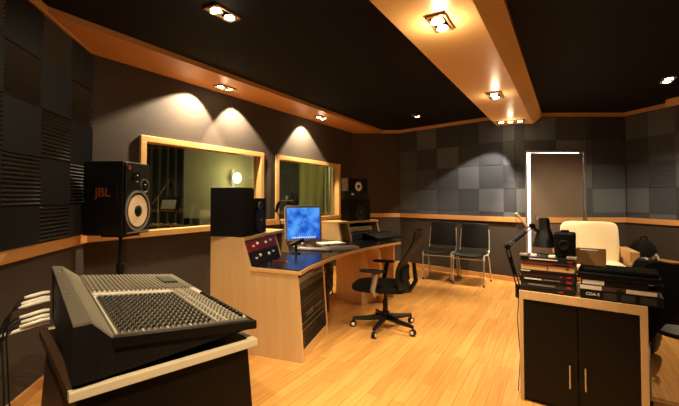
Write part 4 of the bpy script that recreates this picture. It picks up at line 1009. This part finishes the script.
# articulated lamp clamped to the left side of the cabinet
pl = flat(K0) + ky * .10 - kx * .022
def PL(px, py, off=0): Yp = pl.y + off; return P(px, py, Yp)
r = thing('articulated_lamp', 'black articulated desk lamp clamped to the left side of the cabinet', 'desk lamp', flat(pl, ZC - .06), 0)
bs_ = V((pl.x, pl.y, ZC - .05)); e0_ = PL(517.5, 287); el = PL(507, 247); sh = PL(532, 226)
b = MB(); b.box(bs_ + V((0, 0, .02)), (.03, .04, .09)); b.cyl(bs_, flat(bs_, e0_.z), .008); b.build('clamp', M_black, r, bevel=.003)
e0_ = V((bs_.x, bs_.y, e0_.z))
for nm, a_, c_ in (('lower_arm', e0_, el), ('upper_arm', el, sh)):
    b = MB(); o_ = unit((c_ - a_).cross(V((0, 1, 0)))) * .011
    b.tube([a_ + o_, c_ + o_], .0045, 8); b.tube([a_ - o_, c_ - o_], .0045, 8); b.tube([a_ * .7 + c_ * .3 , a_ * .25 + c_ * .75], .007, 8); b.build(nm, M_black, r)
for c_ in (e0_, el, sh): 
    b = MB(); b.cyl(c_ + V((0, -.014, 0)), c_ + V((0, .014, 0)), .018); b.build('joint', M_black, r, smooth=True)
b = MB(); b.tube([PL(516, 213), PL(528.5, 228)], .008, 10); b.build('counter_bar', mat('bar_white', (235, 225, 205), .35), r, label='pale counterweight bar', smooth=True)
h0_ = PL(544, 217.5); h1_ = PL(545, 247)
b = MB(); b.tube([sh, PL(537, 231), PL(543, 232)], .012, 8); b.build('head_bracket', M_black, r)
ax_ = unit(h1_ - h0_); Lh = (h1_ - h0_).length
b = MB(); b.lathe([(0, 0), (.028, .002), (.034, .02), (.036, Lh * .38), (.048, Lh * .5), (.078, Lh * .98), (.072, Lh * .98), (.04, Lh * .5), (0, Lh * .42)], h0_, ax_, 24); b.build('lamp_shade', M_black, r, smooth=True)
# lamp cord down the left side
b = MB(); pts = [e0_ + V((-.005, -.02, -.03)), V((pl.x - .015, pl.y - .01, .5)), V((pl.x - .003, pl.y - .02, .25)), V((pl.x - .01, pl.y, .01))]; b.tube(pts, .003, 6); b.build('cord', M_rubber, r)

# ================================================================ ARMCHAIR
ac = flat(G(600, 288, 0)); Yb = 5.15
bc = flat(P(605, 240, Yb)); aa = math.radians(-24)
r = thing('armchair', 'cream upholstered armchair with wooden arms against the back wall', 'armchair', bc, aa)
M = WM[r]; wb = (617.5 - 562.5) / F * Yb * .92; ztop = zat(bc, 223)
xb0 = -(600 - 562.5) / F * Yb
b = MB(M); cx_ = xb0 + wb / 2
b.ball((cx_, .13, (ztop + .40) / 2), (wb / 2, .085, (ztop - .38) / 2), Matrix.Rotation(math.radians(-8), 3, 'X'), 32, 7); b.build('back_cushion', M_cream, r, smooth=True)
b = MB(M); b.ball((cx_, -.18, .40), (wb / 2, .32, .085), None, 32, 6); b.build('seat_cushion', M_cream, r, smooth=True)
for s_ in (-1, 1):
    x = cx_ + s_ * (wb / 2 + .05); b = MB(M)
    b.box((x, -.13, .60), (.10, .56, .13)); b.build('armrest', M_ply, r, bevel=.008)
    b = MB(M); b.box((x, -.40, .27), (.07, .07, .54)); b.build('front_leg', M_ply, r, bevel=.005)
    b = MB(M); b.box((x, .10, .27), (.07, .07, .54)); b.build('rear_leg', M_ply, r, bevel=.005)
    b = MB(M); b.box((x, -.15, .43), (.05, .45, .22)); b.build('side_panel', M_ply, r, bevel=.003)
b = MB(M); b.box((cx_, -.15, .28), (wb + .05, .55, .06)); b.build('seat_rail', M_ply, r)
# ================================================================ BLACK CHAIR AND BAGS ON THE RIGHT
bp0 = flat(P(643, 262, 5.1))
r = thing('backpack', 'black rounded backpack standing behind the armchair arm by the right wall', 'backpack', bp0, 0)
zt3 = zat(bp0, 239.5)
b = MB(); b.ball(bp0 + Z * (zt3 / 2), (.16, .14, zt3 / 2), None, 24, 2.8); b.build('bag', M_cloth, r, smooth=True)
b = MB(); b.tube([bp0 + V((-.05, -.02, zt3 - .02)), bp0 + V((-.03, -.02, zt3 + .04)), bp0 + V((.03, -.02, zt3 + .04)), bp0 + V((.05, -.02, zt3 - .02))], .01, 8); b.build('grab_handle', M_cloth, r, smooth=True)
Y3 = 2.55
cs = flat(G(671, 392, 0)); 
le = flat(P(651, 300, 2.48)); cb = le + V((.81, -.585, 0)) * .225; sc = cb + V((.585, .81, 0)) * .245
cr_ = stacking('stacking_chair', 'black padded chrome-legged chair with a jacket on it, right of the cabinet', sc, math.radians(144.2), None)
Mj = WM[cr_]
def jk(u, v):
    x = .255 - u * .34; a_ = v * 2 - 1                    # -1 seat side hem, 0 top, 1 camera side hem
    y = .262 + .07 * math.copysign(abs(a_) ** .4, a_) + .014 * math.sin(u * 17 + v * 4) * abs(a_); z_ = .935 - (.30 if a_ < 0 else .62 - .5 * u ** .6) * abs(a_) ** 1.4 - .03 * (2 * u - 1) ** 2 + .01 * math.sin(u * 11)
    x += .05 * max(0, a_) * (.5 - u)
    return V((x, y, z_))
b = MB(Mj); b.sheet(jk, 26, 30, .012); o_ = b.build('jacket', M_cloth, label='black jacket draped over the back of the chair beside the cabinet', cat='jacket', smooth=True)
hb = flat(P(645, 262, 3.3)); 
r = thing('shoulder_bag', 'black shoulder bag with a pale strap right of the cabinet', 'bag', hb, 0)
zq = zat(hb, 257)
b = MB(); b.ball(hb + Z * (zq / 2), (.115, .10, zq / 2), frame((0, 0, 0), V((.85, .5, 0)), z=Z).to_3x3(), 24, 3.2); b.build('bag', M_leather, r, smooth=True)
b = MB(); b.tube([hb + V((.02, -.13, zq * .7)), hb + V((.06, -.10, zq * .93)), hb + V((.1, .0, zq * 1.02)), hb + V((.12, .08, zq * .95))], .012, 8); b.build('strap', M_alu, r, smooth=True)

# ================================================================ LIVE ROOM THINGS seen through the glass
def micstand(t, o_, hgt, lean, label):
    p = lr(t, o_); r = thing('microphone_stand', label, 'microphone stand', p, 0)
    b = MB(); b.lathe([(.13, 0), (.13, .012), (.02, .03), (0, .03)], p, Z); b.build('base', M_black, r)
    b = MB(); b.cyl(p + Z * .02, p + Z * hgt, .011); b.build('pole', M_chrome, r)
    e_ = p + Z * hgt + dW * lean + Z * .25; b = MB(); b.cyl(p + Z * hgt - dW * lean * .4 - Z * .1, e_, .007); b.build('boom', M_chrome, r)
    b = MB(); b.tube([e_, e_ + V((0, 0, -.05)), e_ + V((0, 0, -.13))], [.012, .024, .02]); b.build('microphone', M_black, r, smooth=True)
t_ = along(lr(0, 1.0), dW, 158, 200); micstand(t_, 1.0, 1.35, .2, 'chrome microphone stand behind the left part of the larger window')
t_ = along(lr(0, 1.3), dW, 178, 200); 
r = thing('music_stand', 'dark music stand behind the larger window', 'music stand', lr(t_, 1.5), 0); pm = lr(t_, 1.5)
b = MB(); b.cyl(pm + Z * .02, pm + Z * 1.1, .012); b.build('pole', M_black, r); b = MB(); b.box(pm + Z * 1.22, (.34, .03, .24), frame((0, 0, 0), V((1, .2, 0)), z=V((0, .35, 1))).to_3x3()); b.build('desk_plate', M_black, r)
b = MB(); b.box(pm + Z * 1.23 + V((0, -.025, 0)), (.2, .004, .14), frame((0, 0, 0), V((1, .2, 0)), z=V((0, .35, 1))).to_3x3()); b.build('sheet_music', M_paper, r)
b = MB(); b.lathe([(.16, 0), (.16, .015), (.02, .03), (0, .03)], pm, Z); b.build('base', M_black, r)
# stacked boxes / amplifier
t_ = along(lr(0, 2.2), dW, 205, 215)
for i, (tt, oo, w_, h_, lb) in enumerate(((t_, 2.2, .6, .95, 'black equipment rack behind the middle of the larger window'), (t_ - .95, 2.1, .7, .85, 'low dark amplifier left of the equipment rack behind the larger window'))):
    p = lr(tt, oo); r = thing('amplifier_cabinet', lb, 'amplifier', p, ang); M = WM[r]
    b = MB(M); b.box((0, 0, h_ / 2), (w_, .45, h_)); b.build('cabinet', M_black, r, bevel=.01)
    b = MB(M); b.box((0, -.232, h_ * .42), (w_ * .88, .014, h_ * .7)); b.build('grille', M_cgrey, r)
    for k in range(6):
        b = MB(M); b.lathe([(.014, 0), (.012, .02), (0, .02)], (-w_ * .38 + k * w_ * .15, -.228, h_ * .9), (0, -1, 0), 12); b.build('knob', M_silver, r)
# small shelf with headphones at the end wall, behind the smaller window
px_, py_ = 290, 199
oo = [o_ / 100 for o_ in range(20, 280)]
best = oat(px_, e1 - .15)
ps = lr(e1 - .14, best); ps.z = zat(ps, 200)
r = thing('wall_shelf', 'small wall shelf seen through the smaller window', 'shelf', ps, ang)
M = WM[r]; b = MB(M); b.box((-.01, 0, -.015), (.26, .40, .03)); b.build('board', mat('shelf_wood', (150, 110, 60), .5), r)
b = MB(M); b.box((.09, .15, -.08), (.06, .02, .10)); b.box((.09, -.15, -.08), (.06, .02, .10)); b.build('bracket', M_black, r)
hp_ = ps + Z * .0; r = thing('headphones', 'black headphones resting on the wall shelf behind the smaller window', 'headphones', hp_, ang); M = WM[r]
b = MB(M); b.tube([(0, .1 * math.cos(a_ / 10 * math.pi), .08 + .14 * math.sin(a_ / 10 * math.pi)) for a_ in range(11)], .014, 8); b.build('headband', M_black, r, smooth=True)
for s_ in (-1, 1):
    b = MB(M); b.ball((0, .1 * s_, .062), (.05, .035, .06)); b.build('ear_cup', M_black if s_ < 0 else M_white, r, smooth=True)
